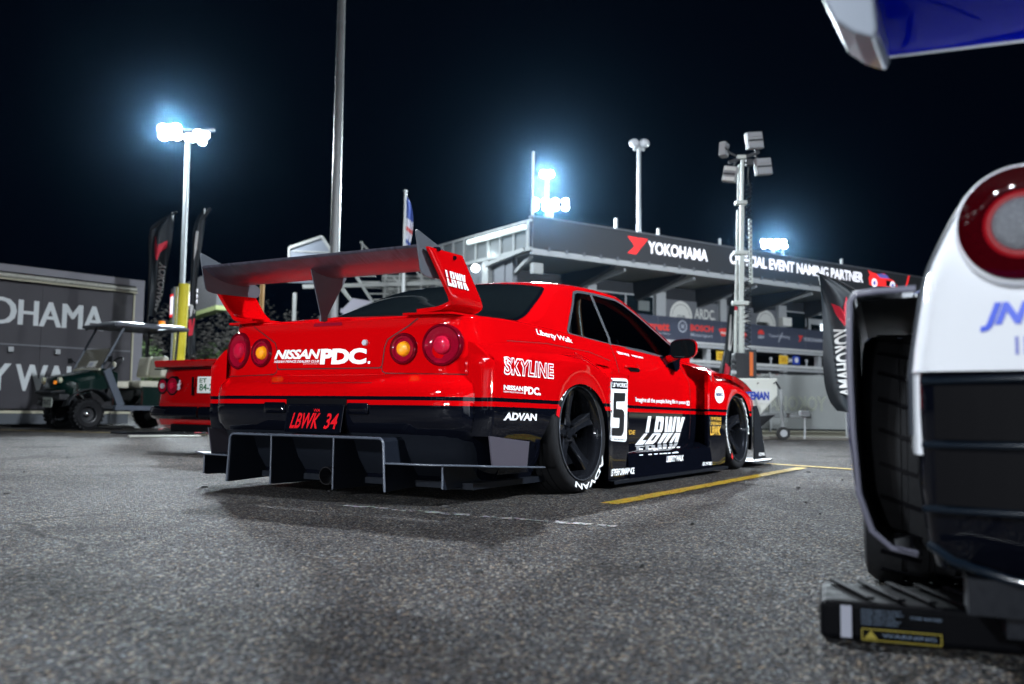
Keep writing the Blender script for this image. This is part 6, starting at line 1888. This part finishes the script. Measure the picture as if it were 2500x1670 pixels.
cabg.grid(r2).build('cabin', tinted, gtr, smooth=40)
# lower black bumper with slatted outlets
rows = []
for z, dx, k in ((.515, -.004, 1), (.50, -.014, 1.0), (.44, -.012, 1.0), (.30, -.004, .995), (.22, .01, .985), (.16, .05, .97)):
    rows.append([(gx_rear(y, .45) + dx + (.05 if kk == 14 else .012 if kk == 13 else 0), y * k, z) for kk, y in enumerate([.93 * sin(pi / 2 * (q / 14) ** .9) for q in range(15)])] + [(.45, .925 * k, z)])
MB().grid(rows).mirror_y().build('lower_bumper', gloss_black, gtr, smooth=40, merge=.001)
slat_m = mat('slat_gloss', (.002, .006, .012), .22, 0, .8)
def gpt(u, v, off): 
    h = GD.pt((-2, u, .47), (1, 0, 0), 0); x_ = gx_rear(u, .45)
    return (x_ - off, u, v)
MB().grid([[(x_, y_, z) for z in (.365, .44, .52)] for x_, y_ in ((.02, .912), (.03, .932), (.08, .936), (.30, .936))]).build('flank_panel', wpaint, gtr, smooth=50)
for (z0, z1) in ((.395, .490), (.280, .375)):
    MB().grid([[gpt(y, z, .014) for y in (.905, .88, .84, .80, .76, .72, .70)] for z in (z0, z1)]).build('vent_opening', gapb, gtr)
for z in (.498, .385, .272):
    MB().tube([gpt(y, z + (.905 - y) * .02, .02) for y in (.925, .88, .82, .76, .70, .66)] + [gpt(.62, z - .02, .016)], .0065, 8).build('vent_slat', slat_m, gtr, smooth=50)
for z in (.44, .33):
    MB().tube([gpt(.700, z + .045, .02), gpt(.695, z, .022), gpt(.70, z - .045, .02)], .009, 8).build('vent_post', slat_m, gtr, smooth=50)
MB().tube([(.0 + .02, .915, .205), (-.03, .88, .185), (-.06, .80, .165), (-.09, .70, .15), (-.11, .55, .14)], .008, 8).build('lip', slat_m, gtr, smooth=50)
fn = lambda a, r, h: (-.10 - h, .64 + r * cos(a), .27 - .06 + r * sin(a))
MB().revolve([(.062, -.10), (.062, .02), (.054, .022), (.052, -.06)], 32, fn).build('tailpipe', mat('pipe_black', (.02, .02, .022), .25, .8), gtr, smooth=40)
# tail light
c_ = Vector((gx_rear(.765, .76) - .012, .765, .763)); nG = Vector((-1, .26, .10)).normalized()
uG = Vector((0, 0, 1)).cross(nG).normalized(); wG = nG.cross(uG)
def fnl(a, r, h): return tuple(c_ + uG * (r * cos(a)) + wG * (r * sin(a)) + nG * h)
for sgy in (1, -1):
    f_ = (lambda a, r, h: fnl(a, r, h)) if sgy > 0 else (lambda a, r, h: (lambda p: (p[0], -p[1], p[2]))(fnl(a, r, h)))
    o_ = MB().revolve([(.110, -.06), (.106, .004), (.102, .008), (.098, .010)], 48, f_).build('tail_light', wpaint, gtr, smooth=50)
    MB().revolve([(.098, .018), (.088, .012), (.070, .004), (.052, .004)], 48, f_).build('lens_ring', noisy(mat('lens_dark_red', (.035, .0005, .002), .1, 0, 1.), 120, .4), o_, smooth=50)
    MB().revolve([(.060, .006), (.050, .010), (.046, .008)], 48, f_).build('lens_glow', mat('lens_bright', (.22, .002, .006), .35, spec=.1), o_, smooth=50)
    MB().revolve([(.046, .010), (.036, .020), (.001, .024)], 40, f_).build('lens', noisy(mat('clear_lens', (.16, .17, .19), .25, 0, .3), 180, .4, .05, .5), o_, smooth=50)
# seam between bumper and flare
MB().tube([(.10, .938, .40), (.10, .939, .52), (.11, .927, .60), (.115, .917, .67), (.12, .902, .72), (.12, .882, .765), (.13, .860, .81), (.15, .832, .86), (.20, .792, .89)], .006, 6).build('panel_gap', mat('gap_grey', (.03, .035, .045), .5), gtr, smooth=50)
# widened arch with its open rear end and the tyre inside
fl_g = mat('flare_edge_grey', (.11, .11, .145), .4, 0, .5)
arch_path = [(.925, .705), (1.00, .703), (1.045, .698), (1.058, .68), (1.060, .55), (1.055, .40), (1.045, .27), (1.02, .19), (.98, .155), (.93, .145)]
rows = []
for x_ in (.30, .315, .40, .6, .85, 1.1, 1.35):
    k = 0 if x_ < .5 else 0
    rows.append([(x_ + .10 * max(0, .45 - z) * (x_ < .35), y, z) for y, z in arch_path])
m_ = MB().grid(rows)
fo = m_.build('arch_flare', wpaint, gtr, smooth=40, solid=.006)
MB().tube([(.30 + .10 * max(0, .45 - z), y - .004, z) for y, z in arch_path], .0075, 8).build('flare_rim', fl_g, gtr, smooth=50)
MB().grid([[(x_, y - .014, z - .016 * (z > .6)) for y, z in [(.84, .705)] + arch_path] for x_ in (.312, 1.34)]).build('flare_liner', gapb, gtr)
MB().grid([[(.292, y + .002, z) for y, z in ((1.0585, .44), (1.050, .30))], [(.36, y + .004, z) for y, z in ((1.0605, .44), (1.052, .30))]]).build('blue_band', bluel, gtr)
fn = lambda a, r, h: (.86 + r * cos(a), 1.035 - h, .325 + r * sin(a))
prof = [(.22, .02), (.28, -.004), (.305, .002), (.320, .02), (.3245, .05)]
for h0 in (.09, .15, .21): prof += [(.325, h0 - .008), (.317, h0 - .006), (.317, h0 + .006), (.325, h0 + .008)]
prof += [(.32, .28), (.22, .29)]
ty = MB().revolve(prof, 72, fn)
tyo = ty.build('tyre', rubber, gtr, smooth=35)
sip = MB()
for k in range(26):
    a = 2 * pi * k / 26
    sip.beam(fn(a, .3255, .035), fn(a + .10, .3262, .125), .010, .004, (cos(a), 0, sin(a)))
    sip.beam(fn(a + .12, .3255, .165), fn(a + .02, .3262, .26), .010, .004, (cos(a), 0, sin(a)))
sip.build('tread_groove', gapb, tyo)
MB().revolve([(.25, .01), (.23, .05), (.08, .07), (.001, .07)], 30, fn).build('rim', dark_metal, gtr, smooth=30)
# undertray
MB().span((-.02, -.80, .06), (3.6, .80, .16)).build('undertray', satin, gtr)
MB().span((-.05, -.70, .10), (.05, .86, .16)).build('rear_valance', satin, gtr)
# blue numerals on the bumper
def gtext(s, y0, y1, z0, z1, m_, **k):
    g_ = glyphs(s, **k)
    mm = GD.lay(g_, lambda u, v: (-2, y0 + (y1 - y0) * u, z0 + (z1 - z0) * v), (1, 0, 0), .003)
    mm.build('lettering', m_, gtr)
bink = mat('blue_ink', (.01, .06, .60), .4)
gtext('JN', .831, .757, .582, .632, bink, bold=.05, shear=.35)

gtext('IM', .780, .735, .541, .572, mat('violet_ink', (.12, .14, .45), .4), bold=.0)
# wing
wm = mat('wing_blue', (.001, .005, .24), .35, 0, .08, spec=.0)
sec = curve2([(.055, 1.128), (.0, 1.118), (-.08, 1.125), (-.18, 1.15), (-.27, 1.20), (-.29, 1.225), (-.27, 1.235), (-.15, 1.20), (-.02, 1.165), (.05, 1.145)], 3)
wo = MB().grid([[(x_, y, z) for x_, z in sec] for y in (-1.02, -.5, 0, .5, 1.02)], closeu=True).build('rear_wing', wm, gtr, smooth=50)
MB().tube([(.06, y, 1.132) for y in (-1.02, 0, 1.02)], .007, 6).build('wing_edge', mat('edge_silver', (.30, .30, .32), .35, .5), wo)
for sg in (1, -1):
    q0 = [(1.115, 1.38), (1.112, 1.28), (1.105, 1.20), (1.095, 1.13), (1.075, 1.085), (1.045, 1.060), (1.012, 1.045), (1.006, 1.06), (1.012, 1.14), (1.02, 1.22), (1.03, 1.38)]
    MB().prism([(y - .018, z + .02) for y, z in q0], .17, lambda u, v, w: (-.12 + w - (0), sg * (u - .02 * (w > 0)), v)).build('endplate', mat('endplate_silver', (.24, .27, .32), .3, .2, .6), wo, bevel=.006)
for sg in (1, -1): MB().box((-.05, sg * .45, 1.0), (.14, .02, .30)).build('wing_strut', gloss_black, wo)

# ================================================================ black power pack on the ground
bx = empty('power_pack', 'flat black battery box with a yellow warning label lying under the white coupe', 'battery box', (.92, 1.72, 0), radians(-19))
MB().box((-.06, .10, .040), (.54, .22, .074)).build('case', noisy(mat('case_black', (.002, .0022, .003), .6, spec=.05), 30, .3), bx, bevel=.012)
for k in range(9): MB().box((-.27 + .055 * k, .10, .0835), (.016, .20, .006), Matrix.Rotation(.35, 3, 'Z')).build('cooling_rib', mat('rib_black', (.002, .0022, .003), .6, spec=.05), bx, bevel=.002)
def bxl(name, x0, x1, z0, z1, m_, y=-.0215): return MB().span((x0, y - .001, z0), (x1, y, z1)).build(name, m_, bx)
bxl('barcode_label', -.292, -.272, .012, .072, mat('label_grey', (.24, .25, .30), .5))
for a, b, c, d in ((-.255, -.115, .030, .032), (-.255, -.115, .010, .012), (-.255, -.253, .010, .032), (-.117, -.115, .010, .032)):
    bxl('warning_frame', a, b, c, d, mat('label_yellow', (.20, .16, .010), .5))
MB().add([(-.250, -.0232, .014), (-.226, -.0232, .014), (-.238, -.0232, .029)], [(0, 1, 2)]).build('warning_triangle', mat('label_yellow'), bx)
def bxt(s, x0, x1, z0, z1, m_=None, b=.0):
    g_ = glyphs(s, b); MB().add([(x0 + (x1 - x0) * u, -.0235, z0 + (z1 - z0) * v) for u, v in g_[0]], g_[1]).build('label_print', m_ or mat('label_blue_grey', (.10, .14, .20), .5), bx)
bxt('WARNING', -.218, -.125, .018, .025)
for k, (w_) in enumerate((.07, .075, .06, .07, .065)): bxt('MODEL INPUT OUTPUT', -.255, -.255 + w_, .064 - k * .0062, .068 - k * .0062)
bxt('TYPE RATED', -.17, -.115, .055, .060)
jk = empty('floor_plate', 'large dull black plate lying on the ground beneath the tail of the white coupe', 'plate', (1.42, 1.56, 0), radians(-19))
MB().box((0, .05, .075), (.56, .36, .15)).build('plate_body', noisy(mat('plate_body_black', (.003, .0035, .004), .5, spec=.15), 20, .3), jk, bevel=.015)
g_ = glyphs('Switcherr', .01); MB().add([(-.19 + .25 * u, -.1315, .105 + .014 * v) for u, v in g_[0]], g_[1]).build('plate_print', mat('print_dim', (.07, .07, .075), .5), jk)

# ================================================================ things lying about on the left
fb = empty('fallen_banner', 'crumpled red and white banner lying on the asphalt beside the golf cart', 'banner', (-5.9, 15.4, 0))
rows = [[(x_ * .10, y_ * .16, .03 + .10 * abs(sin(x_ * .9 + y_ * 1.4)) * (1 - abs(x_ - 6) / 8)) for x_ in range(13)] for y_ in range(5)]
m = MB().grid(rows); m.m = [(0, 1, 0, 2, 1, 1, 0, 2, 0, 1, 0, 2)[k % 12] for k in range(len(m.f))]
m.build('cloth', [mat('cloth_red', (.60, .02, .04), .6), mat('cloth_white', (.66, .66, .66), .6), flagm], fb, smooth=40)
bd = MB(); bd.prism(roundpoly([(0, 0), (1.6, .35), (1.75, .05), (.2, -.2)], .06, 3), .03, lambda u, v, w: (u, v, .03 + w))
o = bd.build('black_board', gloss_black, None, bevel=.006, loc=(-5.92, 13.6, 0)); tag(o, 'flat black board lying on the ground left of the low red sports car', 'board')
bd = MB().box((0, 0, .012), (.95, .16, .02), Matrix.Rotation(.5, 3, 'Z'))
o = bd.build('white_strip', mat('strip_white', (.30, .30, .27), .6), None, bevel=.003, loc=(-4.85, 12.95, 0)); tag(o, 'narrow pale strip lying on the asphalt next to the black board', 'strip')
cb = [(-9.2 + .25 * k, 17.0 - .06 * k + .05 * sin(k), .015) for k in range(10)]
o = MB().tube(cb, .02, 6).build('ground_cable', rubber, None, smooth=50); tag(o, 'dark cable running along the foot of the grey trailer', 'cable')


# ================================================================ unseen vans added behind the camera for paint reflections and low light
van_white = noisy(mat('van_white', (.62, .64, .66), .35, 0, .6), 4, .06)
def van(label, x, y, rz, L=5.0, H=2.3, lit=False):
    e_ = empty('reflection_van', label, 'van', (x, y, 0), rz, 'white vans added behind the camera for reflections')
    prof = [(0, .35), (0, 1.0), (.25, 1.12), (1.0, 1.3), (1.55, H - .15), (1.9, H), (L, H), (L + .05, .35)]
    rows = [[(-a, q, b) for a, b in prof] for q in (-.95, .95)]
    m = MB().prism([(-a, b) for a, b in prof], 1.9, lambda u, v, w: (u, w, v)); m.build('van_body', van_white, e_, bevel=.06)
    MB().add([(-1.02, -.82, 1.36), (-1.02, .82, 1.36), (-1.52, .72, H - .24), (-1.52, -.72, H - .24)], [(0, 1, 2, 3)]).xf(lambda a, b, c: (a + .03, b, c + .02)).build('windscreen', tinted, e_)
    for sg in (-1, 1):
        MB().prism([(-1.5, 1.32), (-2.6, 1.32), (-2.6, H - .30), (-1.8, H - .30)], .02, lambda u, v, w: (u, sg * (.955 + w), v)).build('side_window', tinted, e_)
        for wx in (-.85, -L + .9):
            MB().cyl((wx, sg * .75, .33), (wx, sg * .97, .33), .33, n=28).build('wheel', rubber, e_, smooth=30)
        MB().box((-.03, sg * .68, .78), (.10, .30, .16)).build('headlight', mat('van_lamp_lit', (1, 1, 1), .3, emit=(.95, .97, 1), es=18) if lit else lamp_off, e_, bevel=.02)
    MB().box((-.01, 0, .55), (.06, 1.5, .20)).build('grille', cart_black, e_)
    return e_
van('white van added behind the camera on the left, its headlights lighting the wing', -3.8, -5.2, radians(78), lit=True)
van('white van added behind the camera for reflections, next to the one with lit headlights', -7.2, -6.2, radians(84))
van('tall white van added behind the camera on the right for reflections', 2.6, -8.5, radians(96), 5.6, 2.7)
van('white van added farthest right behind the camera for reflections', 8.5, -9.0, radians(105), 5.2, 2.4)
for yy in (-.68, .68):
    c_, s_ = cos(radians(78)), sin(radians(78))
    p_ = (-3.8 + .06 * c_ - yy * s_, -5.2 + .06 * s_ + yy * c_, .78)
    area_lamp('headlight', p_, (-.6, 5.0, .95), .16, 22, (.92, .95, 1.0), 60)  # low light added to reach the wing underside


# unseen marquee added behind the camera; its tubes put streaks in the paint
mq = empty('marquee', 'white marquee with tube lights, added behind the camera for streaks in the paint', 'marquee', (-1.5, -14.0, 0))
MB().prism([(-6, 2.9), (0, 4.0), (6, 2.9), (6, 2.85), (0, 3.94), (-6, 2.85)], 5.0, lambda u, v, w: (u, w, v)).build('roof', mat('marquee_white', (.6, .62, .65), .6), mq)
for x_ in (-6, -2, 2, 6):
    for y_ in (-2.4, 2.4): MB().cyl((x_, y_, 0), (x_, y_, 2.9), .04, n=8).build('leg', galv, mq)
for x_ in (-4.2, -.8, 2.6):
    MB().cyl((x_, 2.3, 2.75), (x_ + 1.5, 2.3, 2.75), .035, n=10).build('reflection_tube', mat('reflection_tube', (1, 1, 1), .5, emit=(.9, .97, 1), es=22), mq)
